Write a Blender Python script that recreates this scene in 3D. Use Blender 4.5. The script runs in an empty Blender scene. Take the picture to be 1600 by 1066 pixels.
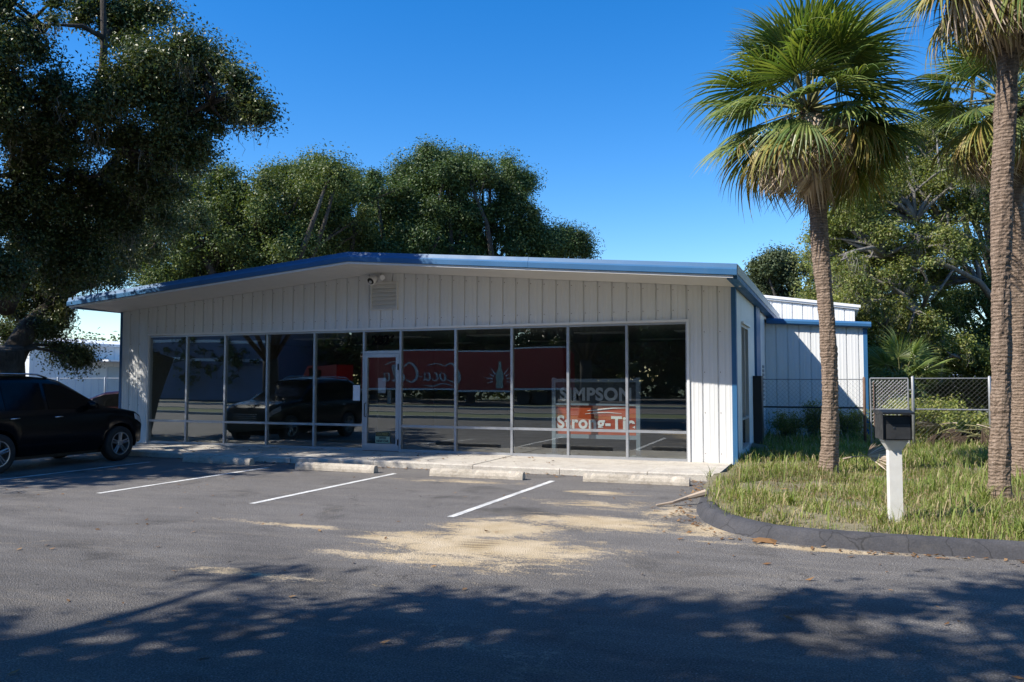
import bpy, math, random
import numpy as np
from mathutils import Matrix, Vector, Euler

# ------------------------------------------------------------------ camera, sky, sun, exposure
S = bpy.context.scene
COL = S.collection
R = math.radians
F_PX, CX, CY, HZ, CAM_H = 1280.0, 800.0, 533.0, 596.0, 1.72
PITCH = math.atan((HZ - CY) / F_PX)
YAW = R(21.5)
cam_d = bpy.data.cameras.new('camera')
cam_d.sensor_width = 36
cam_d.lens = F_PX / 1600 * 36
cam_d.clip_start, cam_d.clip_end = 0.1, 3000
cam = bpy.data.objects.new('camera', cam_d)
cam.location = (0, 0, CAM_H)
cam.rotation_euler = (R(90) + PITCH, 0, YAW)
COL.objects.link(cam)
S.camera = cam

SUN_EL, SUN_AZ = R(43.9), math.atan2(-1.1, -1.0)      # the sun stands behind the camera, to its left
W = bpy.data.worlds.new('World')
S.world = W
W.use_nodes = True
nt = W.node_tree
sky = nt.nodes.new('ShaderNodeTexSky')
sky.sky_type = 'NISHITA'
sky.sun_disc = False
sky.sun_elevation = SUN_EL
sky.sun_rotation = SUN_AZ
sky.altitude = 0
sky.air_density = 1.0
sky.dust_density = 0.15
sky.ozone_density = 3.0
bg = nt.nodes['Background']
bg.inputs['Strength'].default_value = 0.14
wb = nt.nodes.new('ShaderNodeHueSaturation')          # the picture renders this clear sky a deep blue
wb.inputs['Saturation'].default_value = 1.41
wb.inputs['Hue'].default_value = 0.507
nt.links.new(sky.outputs[0], wb.inputs['Color'])
nt.links.new(wb.outputs[0], bg.inputs['Color'])
sun_d = bpy.data.lights.new('sun', 'SUN')
sun_d.energy = 5.0
sun_d.angle = R(0.53)
sun_d.color = (1.0, 0.94, 0.84)
sun = bpy.data.objects.new('sun', sun_d)
sun.rotation_euler = Vector((1.1, 1.0, -1.43)).to_track_quat('-Z', 'Y').to_euler()
sun.location = (-20, -20, 30)
COL.objects.link(sun)
S.view_settings.view_transform = 'Standard'
S.view_settings.look = 'None'
S.view_settings.exposure = 0.6
S.view_settings.gamma = 1.0
S.render.engine = 'CYCLES'
S.cycles.use_denoising = True
S.cycles.sample_clamp_indirect = 4
S.cycles.max_bounces = 8
S.cycles.transparent_max_bounces = 12
S.cycles.caustics_reflective = False
S.cycles.caustics_refractive = False

# ------------------------------------------------------------------ helpers
FW = Vector((-math.sin(YAW) * math.cos(PITCH), math.cos(YAW) * math.cos(PITCH), math.sin(PITCH)))
RT = Vector((math.cos(YAW), math.sin(YAW), 0))
UP = RT.cross(FW)


def at(px, py, depth):
    """a point of the place that lies on a given line of sight of the survey picture, at a given distance"""
    return Vector((0, 0, CAM_H)) + depth * (FW + RT * ((px - CX) / F_PX) - UP * ((py - CY) / F_PX))


class MB:
    def __init__(s):
        s.v, s.f, s.m = [], [], []

    def add(s, v, f, m=0):
        b = len(s.v)
        s.v += [tuple(p) for p in v]
        s.f += [tuple(i + b for i in q) for q in f]
        s.m += [m] * len(f)
        return s

    def box(s, x0, x1, y0, y1, z0, z1, m=0, tf=None):
        v = [(x0, y0, z0), (x1, y0, z0), (x1, y1, z0), (x0, y1, z0), (x0, y0, z1), (x1, y0, z1), (x1, y1, z1), (x0, y1, z1)]
        if tf: v = [tf @ Vector(p) for p in v]
        return s.add(v, [(0, 3, 2, 1), (4, 5, 6, 7), (0, 1, 5, 4), (1, 2, 6, 5), (2, 3, 7, 6), (3, 0, 4, 7)], m)

    def prism(s, a, b, m=0):
        """two matching rings of points joined into a closed solid"""
        n = len(a)
        f = [tuple(range(n))[::-1], tuple(range(n, 2 * n))]
        f += [(i, (i + 1) % n, n + (i + 1) % n, n + i) for i in range(n)]
        return s.add(list(a) + list(b), f, m)

    def tube(s, pts, rad, n=8, cap=True, m=0):
        pts = [Vector(p) for p in pts]
        if not hasattr(rad, '__len__'): rad = [rad] * len(pts)
        v, ref = [], Vector((0.31, 0.93, 0.17))
        for i, p in enumerate(pts):
            d = (pts[min(i + 1, len(pts) - 1)] - pts[max(i - 1, 0)])
            d = d.normalized() if d.length > 1e-9 else Vector((0, 0, 1))
            u = d.cross(ref)
            if u.length < 1e-3: u = d.cross(Vector((1, 0, 0)))
            u.normalize()
            w = d.cross(u)
            ref = u.cross(d)
            ref = ref if ref.length > 1e-3 else Vector((0.3, 0.9, 0.2))
            for k in range(n):
                a = 2 * math.pi * k / n
                v.append(p + (u * math.cos(a) + w * math.sin(a)) * rad[i])
        f = []
        for i in range(len(pts) - 1):
            for k in range(n):
                a, b = i * n + k, i * n + (k + 1) % n
                f.append((a, b, b + n, a + n))
        if cap:
            f.append(tuple(range(n))[::-1])
            f.append(tuple(range((len(pts) - 1) * n, len(pts) * n)))
        return s.add(v, f, m)

    def grid(s, rows, m=0, close=False):
        nr, nc = len(rows), len(rows[0])
        v = [p for r in rows for p in r]
        f = []
        for i in range(nr - 1):
            for k in range(nc - (0 if close else 1)):
                f.append((i * nc + k, i * nc + (k + 1) % nc, (i + 1) * nc + (k + 1) % nc, (i + 1) * nc + k))
        return s.add(v, f, m)

    def mesh(s, name, mats, smooth=False):
        me = bpy.data.meshes.new(name)
        me.from_pydata([tuple(p) for p in s.v], [], s.f)
        for mt in (mats if isinstance(mats, (list, tuple)) else [mats]): me.materials.append(mt)
        if any(s.m): me.polygons.foreach_set('material_index', s.m)
        if smooth: me.polygons.foreach_set('use_smooth', [True] * len(s.f))
        me.update()
        return me

    def build(s, name, mats, parent=None, smooth=False, world=True):
        return link(name, s.mesh(name, mats, smooth), parent, world)


def link(name, me, parent=None, world=True):
    o = bpy.data.objects.new(name, me)
    COL.objects.link(o)
    if parent is not None:
        o.parent = parent
        if world and parent.parent is None and parent.type == 'EMPTY':
            o.matrix_parent_inverse = Matrix.Translation(-Vector(parent.location))
    return o


def tag(o, label, cat, group=None):
    o['label'] = label
    o['category'] = cat
    if group: o['group'] = group
    return o


def struct(o, kind='structure'):
    o['kind'] = kind
    return o


def thing(name, label, cat, loc=(0, 0, 0), group=None, rz=0):
    o = bpy.data.objects.new(name, None)
    o.empty_display_size = 0.2
    COL.objects.link(o)
    o.location = loc
    o.rotation_euler = (0, 0, rz)
    return tag(o, label, cat, group)


def quads(name, V, mats, midx=None, smooth=False):
    """mesh from an (N,4,3) array of separate quads"""
    n = len(V)
    me = bpy.data.meshes.new(name)
    me.vertices.add(n * 4)
    me.vertices.foreach_set('co', np.ascontiguousarray(V, dtype=np.float32).ravel())
    me.loops.add(n * 4)
    me.loops.foreach_set('vertex_index', np.arange(n * 4, dtype=np.int32))
    me.polygons.add(n)
    me.polygons.foreach_set('loop_start', np.arange(0, n * 4, 4, dtype=np.int32))
    for mt in (mats if isinstance(mats, (list, tuple)) else [mats]): me.materials.append(mt)
    if midx is not None: me.polygons.foreach_set('material_index', np.asarray(midx, dtype=np.int32))
    me.update(calc_edges=True)
    me.validate()
    return me


# ------------------------------------------------------------------ materials
class NT:
    def __init__(s, name):
        s.mat = bpy.data.materials.new(name)
        s.mat.use_nodes = True
        s.t = s.mat.node_tree
        s.b = s.t.nodes['Principled BSDF']
        s.out = s.t.nodes['Material Output']

    def n(s, typ, ins=None, **kw):
        nd = s.t.nodes.new('ShaderNode' + typ)
        for k, v in kw.items(): setattr(nd, k, v)
        for k, v in (ins or {}).items(): s.set(nd.inputs[k], v)
        return nd

    def set(s, sock, v):
        if isinstance(v, bpy.types.NodeSocket): s.t.links.new(v, sock)
        elif isinstance(v, bpy.types.Node): s.t.links.new(v.outputs[0], sock)
        else:
            if sock.type == 'RGBA' and len(v) == 3: v = (*v, 1)
            sock.default_value = v

    def math(s, op, a, b=0.0, c=None, clamp=False):
        nd = s.n('Math', operation=op, use_clamp=clamp)
        s.set(nd.inputs[0], a)
        s.set(nd.inputs[1], b)
        if c is not None: s.set(nd.inputs[2], c)
        return nd.outputs[0]

    def mix(s, f, a, b, mode='MIX'):
        nd = s.n('MixRGB', blend_type=mode)
        for i, v in enumerate((f, a, b)): s.set(nd.inputs[i], v)
        return nd.outputs[0]

    def ramp(s, f, stops, interp='LINEAR'):
        nd = s.n('ValToRGB')
        cr = nd.color_ramp
        cr.interpolation = interp
        while len(cr.elements) < len(stops): cr.elements.new(0.5)
        for e, (p, c) in zip(cr.elements, stops):
            e.position = p
            e.color = (*c, 1) if hasattr(c, '__len__') else (c, c, c, 1)
        s.set(nd.inputs[0], f)
        return nd.outputs[0]

    def noise(s, vec, scale, detail=4, rough=0.55, dist=0.0):
        nd = s.n('TexNoise', {'Scale': scale, 'Detail': detail, 'Roughness': rough, 'Distortion': dist})
        if vec is not None: s.set(nd.inputs['Vector'], vec)
        return nd.outputs['Fac']

    def coord(s, kind='Object'):
        return s.n('TexCoord').outputs[kind]

    def map(s, vec, scale=(1, 1, 1), rot=(0, 0, 0), loc=(0, 0, 0)):
        nd = s.n('Mapping', {'Scale': scale, 'Rotation': rot, 'Location': loc})
        s.set(nd.inputs['Vector'], vec)
        return nd.outputs[0]

    def bump(s, h, strength=0.3, dist=0.01):
        nd = s.n('Bump', {'Strength': strength, 'Distance': dist, 'Height': h})
        s.set(s.b.inputs['Normal'], nd.outputs[0])

    def p(s, **kw):
        for k, v in kw.items(): s.set(s.b.inputs[k.replace('_', ' ')], v)
        return s.mat


def pm(name, col, rough=0.6, var=0.12, scale=3.0, metal=0.0, bump=0.0, bscale=60.0, spec=0.5, dirt=None):
    """a plain painted or raw surface with mottling, fine grain and a little dirt"""
    k = NT(name)
    c = k.coord()
    f = k.noise(c, scale, 6, 0.6)
    lo = tuple(x * (1 - var) for x in col)
    hi = tuple(min(1, x * (1 + var)) for x in col)
    colr = k.ramp(f, [(0.3, lo), (0.7, hi)])
    if dirt:
        d = k.ramp(k.noise(k.map(c, (1, 1, 0.25)), scale * 1.7, 8, 0.7), [(0.55, 0), (0.8, 1)])
        colr = k.mix(k.math('MULTIPLY', d, dirt[1]), colr, dirt[0])
    k.p(Base_Color=colr, Roughness=k.ramp(k.noise(c, scale * 2.3, 4), [(0.3, max(0.02, rough - 0.08)), (0.7, min(1, rough + 0.08))]), Metallic=metal)
    k.b.inputs['Specular IOR Level'].default_value = spec
    if bump: k.bump(k.noise(c, bscale, 5, 0.65), bump, 0.01)
    return k.mat


def leaf_mat(name, cols, rough=0.5, trans=0.25, spec=0.35):
    """foliage: every leaf its own shade, some light passing through"""
    k = NT(name)
    g = k.n('NewGeometry')
    colr = k.ramp(g.outputs['Random Per Island'], [(i / max(1, len(cols) - 1), c) for i, c in enumerate(cols)])
    big = k.ramp(k.noise(k.coord(), 0.6, 3), [(0.3, 0.75), (0.7, 1.25)])
    colr = k.mix(1.0, colr, big, 'MULTIPLY')
    k.p(Base_Color=colr, Roughness=rough)
    k.b.inputs['Specular IOR Level'].default_value = spec
    tr = k.n('BsdfTranslucent', {'Color': k.mix(1.0, colr, (1.3, 1.35, 0.5), 'MULTIPLY')})
    ms = k.n('MixShader', {0: trans})
    k.t.links.new(k.b.outputs[0], ms.inputs[1])
    k.t.links.new(tr.outputs[0], ms.inputs[2])
    k.t.links.new(ms.outputs[0], k.out.inputs['Surface'])
    return k.mat


def asphalt_mat():
    k = NT('weathered asphalt')
    c = k.coord()
    fine = k.noise(c, 75, 3, 0.7)
    agg = k.n('TexVoronoi', {'Scale': 90.0})
    k.set(agg.inputs['Vector'], c)
    patch = k.noise(c, 0.45, 6, 0.6)
    patch2 = k.noise(k.map(c, (0.5, 1.6, 1), (0, 0, R(-20))), 1.3, 7, 0.68)
    base = k.ramp(patch, [(0.3, (0.148, 0.139, 0.133)), (0.7, (0.220, 0.206, 0.194))])
    base = k.mix(0.5, base, k.ramp(patch2, [(0.3, (0.120, 0.115, 0.114)), (0.72, (0.235, 0.222, 0.208))]))
    base = k.mix(1.0, base, k.ramp(fine, [(0.28, 0.25), (0.5, 0.9), (0.72, 2.1)]), 'MULTIPLY')
    stone = k.ramp(agg.outputs['Color'], [(0.0, 0.7), (0.75, 1.0), (0.93, 1.3), (1.0, 2.3)])
    base = k.mix(0.85, base, k.mix(1.0, base, stone, 'MULTIPLY'))
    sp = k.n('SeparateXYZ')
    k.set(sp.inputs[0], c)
    fore_shade = k.math('ADD', sp.outputs['Y'], k.math('MULTIPLY', k.math('SUBTRACT', patch2, 0.5), 6.0))
    base = k.mix(1.0, base, k.ramp(k.math('MULTIPLY', fore_shade, 0.1), [(0.45, 0.72), (0.85, 1.06)]), 'MULTIPLY')  # near asphalt toned down: duller surface, and tree shade deepened in the colour
    oil = k.ramp(k.noise(c, 0.9, 5, 0.6, 0.6), [(0.27, 0.55), (0.44, 1.0)])
    base = k.mix(1.0, base, oil, 'MULTIPLY')
    # thin dust drawn out into streaks by rain water
    dust = k.noise(k.map(c, (0.45, 2.6, 1), (0, 0, R(-20))), 1.6, 9, 0.72)
    speck = k.noise(c, 34, 4, 0.75)
    # drifts of builders' sand
    blobs = [(-3.45, 7.95, 1.5, 0.72, 1.25), (-3.70, 8.95, 0.80, 0.9, 1.15), (-2.75, 9.75, 1.1, 0.60, 1.1), (-3.35, 12.35, 0.70, 0.26, .85),
             (-6.0, 8.25, 1.3, 0.14, .62), (-1.35, 9.75, 0.50, 0.50, 1.1), (-2.0, 10.9, 0.42, 0.65, .9), (-3.7, 7.2, 1.4, 0.40, .8), (-0.2, 9.05, 1.2, 0.14, .95),
             (-4.7, 6.05, 1.2, 0.16, .5), (-3.1, 11.2, 1.1, 0.6, .55), (-5.9, 12.9, 1.3, 0.35, .58)]
    m = None
    for x, y, rx, ry, a in blobs:
        d = k.n('VectorMath', operation='LENGTH')
        k.set(d.inputs[0], k.map(c, (1 / rx, 1 / ry, 0), (0, 0, 0), (-x / rx, -y / ry, 0)))
        g = k.math('MULTIPLY', k.math('SUBTRACT', 1.25, d.outputs['Value']), a)
        m = g if m is None else k.math('MAXIMUM', m, g)
    m = k.math('MAXIMUM', m, -0.35)
    n1 = k.noise(k.map(c, (0.75, 1.7, 1), (0, 0, R(-20))), 1.9, 9, 0.72, 0.8)
    e = k.math('ADD', m, k.math('MULTIPLY', k.math('SUBTRACT', n1, 0.5), 3.1))
    e = k.math('ADD', e, k.math('MULTIPLY', k.math('SUBTRACT', speck, 0.5), 1.9))
    sand_f = k.ramp(e, [(0.36, 0), (0.80, 0.94)])
    sand = k.ramp(k.noise(c, 2.2, 5), [(0.3, (0.46, 0.355, 0.215)), (0.7, (0.62, 0.51, 0.36))])
    sand = k.mix(1.0, sand, k.ramp(fine, [(0.3, 0.8), (0.7, 1.15)]), 'MULTIPLY')
    dm = k.math('MULTIPLY', k.ramp(dust, [(0.52, 0), (0.74, 1)]), k.ramp(speck, [(0.42, 0.05), (0.62, 0.8)]))
    base = k.mix(k.math('MULTIPLY', dm, 0.55), base, (0.36, 0.30, 0.22))
    # tyre tread pressed into the damp part of the sand
    tr = k.map(c, (1, 1, 1), (0, 0, R(-32)), (0, 0, 0))
    wv = k.n('TexWave', {'Scale': 3.6, 'Distortion': 0.8, 'Detail': 2.0}, bands_direction='Y')
    k.set(wv.inputs['Vector'], tr)
    dd = k.n('VectorMath', operation='LENGTH')
    k.set(dd.inputs[0], k.map(c, (1 / .26, 1 / .33, 0), (0, 0, 0), (3.55 / .26, -8.05 / .33, 0)))
    tread = k.math('MULTIPLY', k.ramp(wv.outputs['Fac'], [(0.62, 0), (0.8, 1)]), k.ramp(dd.outputs['Value'], [(0.55, 0.8), (1.0, 0.0)]))
    sand = k.mix(tread, sand, (0.10, 0.075, 0.05))
    col = k.mix(sand_f, base, sand)
    # cracks, some filled with dust
    wc = k.n('VectorMath', operation='ADD')
    nz = k.n('TexNoise', {'Scale': 1.1, 'Detail': 7.0, 'Roughness': 0.7})
    k.set(nz.inputs['Vector'], c)
    k.set(wc.inputs[0], c)
    sc = k.n('VectorMath', operation='SCALE', ins={'Scale': 1.3})
    k.set(sc.inputs[0], nz.outputs['Color'])
    k.set(wc.inputs[1], sc.outputs[0])
    vo = k.n('TexVoronoi', {'Scale': 0.23}, feature='DISTANCE_TO_EDGE')
    k.set(vo.inputs['Vector'], wc.outputs[0])
    crack = k.math('MULTIPLY', k.ramp(vo.outputs['Distance'], [(0.0010, 1), (0.0034, 0)]), k.ramp(k.noise(c, 0.5, 3), [(0.47, 0), (0.57, 1)]))
    ccol = k.ramp(k.noise(c, 0.7, 2), [(0.47, (0.025, 0.024, 0.024)), (0.53, (0.34, 0.29, 0.22))])
    col = k.mix(k.math('MULTIPLY', crack, 0.75), col, ccol)
    k.p(Base_Color=col, Roughness=k.mix(sand_f, (0.66,) * 3, (0.95,) * 3))
    k.b.inputs['Specular IOR Level'].default_value = 0.12
    k.bump(k.math('ADD', k.math('MULTIPLY', fine, 0.6), agg.outputs['Distance']), 0.75, 0.012)
    return k.mat


def concrete_mat(name, a, b, stain=(0.12, 0.10, 0.08), amt=0.5):
    k = NT(name)
    c = k.coord()
    col = k.ramp(k.noise(c, 2.4, 8, 0.65), [(0.3, a), (0.7, b)])
    st = k.ramp(k.noise(k.map(c, (1, 1, 2)), 5.5, 9, 0.75), [(0.50, 0), (0.72, 1)])
    col = k.mix(k.math('MULTIPLY', st, amt), col, stain)
    col = k.mix(1.0, col, k.ramp(k.noise(c, 60, 3, 0.7), [(0.3, 0.75), (0.7, 1.2)]), 'MULTIPLY')
    k.p(Base_Color=col, Roughness=0.9)
    k.bump(k.noise(c, 45, 6, 0.7), 0.5, 0.01)
    return k.mat


def glass_mat(name, tint, refl, wav=0.004):
    k = NT(name)
    c = k.coord()
    t = k.n('BsdfTransparent', {'Color': (*tint, 1)})
    g = k.n('BsdfGlossy', {'Color': (0.93, 0.97, 0.96, 1), 'Roughness': 0.004})
    bp = k.n('Bump', {'Strength': 1.0, 'Distance': wav, 'Height': k.noise(c, 0.7, 1, 0.3)})
    k.t.links.new(bp.outputs[0], g.inputs['Normal'])
    fr = k.n('Fresnel')
    k.set(fr.inputs['IOR'], k.math('SUBTRACT', 1.5, k.math('MULTIPLY', k.n('NewGeometry').outputs['Backfacing'], 0.8333)))
    f = k.math('ADD', k.math('MULTIPLY', fr.outputs[0], 1.2), refl, clamp=True)
    ms = k.n('MixShader')
    k.set(ms.inputs[0], f)
    k.t.links.new(t.outputs[0], ms.inputs[1])
    k.t.links.new(g.outputs[0], ms.inputs[2])
    k.t.links.new(ms.outputs[0], k.out.inputs['Surface'])
    return k.mat


def bark_mat(name, a, b, zs=0.25, scale=9, bump=0.9, lich=None):
    k = NT(name)
    c = k.coord()
    n = k.noise(k.map(c, (1, 1, zs)), scale, 8, 0.7, 0.4)
    col = k.ramp(n, [(0.3, a), (0.68, b)])
    if lich: col = k.mix(k.ramp(k.noise(c, 2.2, 6), [(0.52, 0), (0.68, 0.7)]), col, lich)
    k.p(Base_Color=col, Roughness=0.95)
    k.b.inputs['Specular IOR Level'].default_value = 0.15
    k.bump(n, bump, 0.05)
    return k.mat


def palm_bark_mat():
    k = NT('palm trunk bark')
    c = k.coord()
    ring = k.n('TexWave', {'Scale': 6.5, 'Distortion': 7.0, 'Detail': 5.0, 'Detail Scale': 2.0, 'Detail Roughness': 0.75}, bands_direction='Z')
    k.set(ring.inputs['Vector'], k.map(c, (0.6, 0.6, 1)))
    n = k.noise(k.map(c, (1, 1, 1.6)), 14, 8, 0.75)
    fib = k.noise(k.map(c, (1, 1, 0.12)), 50, 4, 0.6)
    col = k.ramp(n, [(0.28, (0.12, 0.085, 0.062)), (0.5, (0.275, 0.205, 0.158)), (0.75, (0.41, 0.32, 0.255))])
    col = k.mix(1.0, col, k.ramp(ring.outputs['Fac'], [(0.1, 0.78), (0.4, 1.05)]), 'MULTIPLY')
    col = k.mix(0.5, col, k.mix(1.0, col, k.ramp(fib, [(0.3, 0.6), (0.7, 1.3)]), 'MULTIPLY'))
    k.p(Base_Color=col, Roughness=0.95)
    k.b.inputs['Specular IOR Level'].default_value = 0.1
    k.bump(k.math('ADD', k.math('MULTIPLY', ring.outputs['Fac'], 0.35), k.math('ADD', n, k.math('MULTIPLY', fib, 0.4))), 0.9, 0.03)
    return k.mat


def paint_line_mat():
    k = NT('worn white road paint')
    c = k.coord()
    w = k.ramp(k.noise(c, 24, 7, 0.75), [(0.33, 0), (0.48, 1)])
    w2 = k.ramp(k.noise(c, 2.0, 4), [(0.30, 0.45), (0.5, 1)])
    f = k.math('MULTIPLY', w, w2)
    col = k.mix(f, (0.13, 0.128, 0.13), k.ramp(k.noise(c, 3, 5), [(0.3, (0.58, 0.58, 0.56)), (0.7, (0.78, 0.78, 0.76))]))
    k.p(Base_Color=col, Roughness=0.75)
    k.bump(k.noise(c, 75, 3, 0.7), 0.5, 0.01)
    return k.mat


M = {}
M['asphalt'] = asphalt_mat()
M['line'] = paint_line_mat()
M['walk'] = concrete_mat('walkway concrete', (0.44, 0.40, 0.35), (0.58, 0.54, 0.47), (0.24, 0.20, 0.16), 0.55)
M['stop'] = concrete_mat('wheel stop concrete', (0.36, 0.32, 0.26), (0.56, 0.50, 0.42), (0.15, 0.115, 0.08), 0.8)
M['kerb'] = concrete_mat('black asphalt kerb', (0.040, 0.041, 0.048), (0.075, 0.075, 0.085), (0.11, 0.10, 0.09), 0.4)
def cracked(k):
    c = k.coord()
    v = k.n('TexVoronoi', {'Scale': 2.6}, feature='DISTANCE_TO_EDGE')
    w = k.n('VectorMath', operation='ADD')
    nz = k.n('TexNoise', {'Scale': 4.0, 'Detail': 5.0})
    k.set(nz.inputs['Vector'], c)
    k.set(w.inputs[0], c)
    sc = k.n('VectorMath', operation='SCALE', ins={'Scale': 0.18})
    k.set(sc.inputs[0], nz.outputs['Color'])
    k.set(w.inputs[1], sc.outputs[0])
    k.set(v.inputs['Vector'], w.outputs[0])
    cr = k.ramp(v.outputs['Distance'], [(0.0, 1), (0.022, 0)])
    old = k.b.inputs['Base Color'].links[0].from_socket
    k.set(k.b.inputs['Base Color'], k.mix(k.math('MULTIPLY', cr, 0.7), old, (0.012, 0.012, 0.013)))


kk = NT.__new__(NT)
kk.mat = M['kerb']
kk.t = kk.mat.node_tree
kk.b = kk.t.nodes['Principled BSDF']
cracked(kk)
M['kerb2'] = concrete_mat('pale street kerb', (0.42, 0.41, 0.38), (0.55, 0.53, 0.50))
M['soil'] = concrete_mat('sandy soil under grass', (0.15, 0.135, 0.075), (0.27, 0.23, 0.15), (0.08, 0.095, 0.035), 0.75)
M['ground'] = concrete_mat('rough grass ground', (0.055, 0.085, 0.022), (0.10, 0.125, 0.04), (0.13, 0.12, 0.06), 0.35)
M['wall'] = pm('white metal siding', (0.74, 0.745, 0.74), 0.42, 0.035, 0.8, dirt=((0.46, 0.42, 0.36), 0.24))
M['soffit'] = pm('white soffit panel', (0.70, 0.68, 0.64), 0.5, 0.05, 1.0)
M['white_trim'] = pm('white trim', (0.80, 0.80, 0.79), 0.4, 0.04, 2)
M['blue'] = pm('blue metal trim', (0.028, 0.125, 0.275), 0.5, 0.09, 0.9, dirt=((0.14, 0.22, 0.33), 0.3))
M['roof'] = pm('galvanised roof', (0.42, 0.44, 0.45), 0.4, 0.1, 0.8, metal=0.4)
M['eave'] = pm('pale eave trim', (0.50, 0.54, 0.56), 0.4, 0.06, 2)
M['alu'] = pm('brushed aluminium frame', (0.46, 0.48, 0.51), 0.38, 0.06, 2, metal=0.65)
M['glass'] = glass_mat('tinted storefront glass', (0.80, 0.83, 0.81), 0.17, 0.0012)
M['carglass'] = pm('dark car glass', (0.004, 0.0045, 0.005), 0.12, 0.05, 3, spec=0.18)
M['clearglass'] = glass_mat('car glass', (0.5, 0.55, 0.55), 0.03, 0.0)
M['inner_wall'] = pm('interior wall', (0.33, 0.32, 0.30), 0.8, 0.05, 1)
M['ceil'] = pm('ceiling tile', (0.34, 0.34, 0.33), 0.9, 0.05, 4)
M['floor_in'] = pm('interior floor', (0.20, 0.19, 0.18), 0.4, 0.15, 1.2)
M['black'] = pm('black plastic', (0.018, 0.018, 0.019), 0.55, 0.1, 10)
M['flatblack'] = pm('flat black vinyl', (0.004, 0.004, 0.004), 0.95, 0.05, 10, spec=0.05)
M['black_metal'] = pm('black painted metal', (0.014, 0.0145, 0.016), 0.42, 0.15, 6, bump=0.05)
M['rubber'] = pm('tyre rubber', (0.022, 0.022, 0.023), 0.85, 0.2, 12, bump=0.2)
M['chrome'] = pm('chrome', (0.62, 0.63, 0.65), 0.18, 0.03, 5, metal=1.0)
M['rim'] = pm('alloy rim', (0.36, 0.37, 0.39), 0.35, 0.08, 6, metal=0.8)
M['carpaint'] = NT('black car paint').p(Base_Color=(0.004, 0.004, 0.005), Roughness=0.2, Specular_IOR_Level=0.3)
M['redpaint'] = pm('dark red car paint', (0.022, 0.006, 0.008), 0.25, 0.05, 2)
M['lamp'] = pm('lamp lens', (0.55, 0.57, 0.60), 0.12, 0.05, 5)
M['redlamp'] = pm('red lamp lens', (0.22, 0.008, 0.008), 0.2, 0.05, 5)
M['galv'] = pm('galvanised steel', (0.33, 0.34, 0.35), 0.5, 0.15, 12, metal=0.5)
M['wire'] = pm('dull fence wire', (0.11, 0.115, 0.115), 0.7, 0.2, 12, metal=0.3)
M['rust'] = pm('rusty steel', (0.17, 0.105, 0.075), 0.8, 0.3, 9, bump=0.2)
M['post'] = pm('weathered white paint', (0.70, 0.69, 0.66), 0.6, 0.08, 7, bump=0.15, dirt=((0.36, 0.31, 0.25), 0.5))
M['palm_bark'] = palm_bark_mat()
M['boot'] = bark_mat('palm leaf bases', (0.055, 0.032, 0.020), (0.20, 0.115, 0.07), 0.3, 16)
M['oak_bark'] = bark_mat('oak bark', (0.030, 0.026, 0.022), (0.10, 0.088, 0.076), 0.3, 8, lich=(0.13, 0.13, 0.115))
M['pale_bark'] = bark_mat('pale lichened bark', (0.10, 0.092, 0.080), (0.27, 0.25, 0.225), 0.3, 8)
M['oak'] = leaf_mat('live oak leaves', [(0.031, 0.050, 0.019), (0.056, 0.086, 0.027), (0.081, 0.117, 0.037), (0.133, 0.144, 0.050), (0.091, 0.104, 0.054)], 0.42, 0.18, 0.4)
M['oak_lit'] = leaf_mat('olive green leaves', [(0.048, 0.080, 0.026), (0.088, 0.128, 0.038), (0.128, 0.168, 0.048), (0.184, 0.200, 0.061)], 0.5, 0.25)
M['oak_back'] = leaf_mat('deep green leaves', [(0.034, 0.065, 0.025), (0.062, 0.105, 0.034), (0.093, 0.139, 0.043), (0.124, 0.171, 0.056)], 0.5, 0.22)
M['yellow'] = leaf_mat('yellow green leaves', [(0.074, 0.104, 0.036), (0.134, 0.176, 0.048), (0.208, 0.244, 0.062), (0.275, 0.272, 0.079), (0.174, 0.176, 0.106)], 0.55, 0.35)
M['far_leaf'] = leaf_mat('far leaves', [(0.055, 0.079, 0.040), (0.083, 0.110, 0.051), (0.110, 0.132, 0.061)], 0.6, 0.2)
M['shrub'] = leaf_mat('weed leaves', [(0.129, 0.172, 0.043), (0.229, 0.272, 0.065), (0.329, 0.351, 0.100), (0.386, 0.343, 0.157)], 0.6, 0.35)
M['moss'] = leaf_mat('grey hanging moss', [(0.14, 0.135, 0.115), (0.22, 0.21, 0.18), (0.29, 0.28, 0.245)], 0.9, 0.2, 0.1)
M['palm_leaf'] = leaf_mat('palm fan leaf', [(0.230, 0.241, 0.075), (0.093, 0.151, 0.051), (0.143, 0.210, 0.061), (0.210, 0.268, 0.075), (0.277, 0.309, 0.093)], 0.4, 0.28, 0.45)
M['palm_old'] = leaf_mat('yellowing palm leaf', [(0.17, 0.203, 0.056), (0.285, 0.268, 0.069), (0.382, 0.308, 0.09), (0.26, 0.179, 0.073)], 0.5, 0.25)
M['palm_dead'] = leaf_mat('dead palm leaf', [(0.205, 0.150, 0.103), (0.372, 0.286, 0.214), (0.571, 0.468, 0.372), (0.698, 0.604, 0.508)], 0.85, 0.12, 0.15)
M['petiole'] = pm('palm stalk', (0.20, 0.19, 0.075), 0.6, 0.3, 8)
M['grass'] = leaf_mat('grass blade', [(0.126, 0.180, 0.038), (0.186, 0.246, 0.054), (0.234, 0.282, 0.074), (0.300, 0.306, 0.102)], 0.6, 0.35)
M['straw'] = leaf_mat('dry grass blade', [(0.24, 0.19, 0.10), (0.36, 0.29, 0.17), (0.44, 0.37, 0.24)], 0.8, 0.25, 0.2)
M['litter'] = leaf_mat('dry fallen leaves', [(0.11, 0.06, 0.03), (0.22, 0.12, 0.055), (0.33, 0.21, 0.11)], 0.8, 0.1, 0.2)
M['paper'] = pm('paper', (0.72, 0.74, 0.78), 0.8, 0.04, 8)
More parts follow.
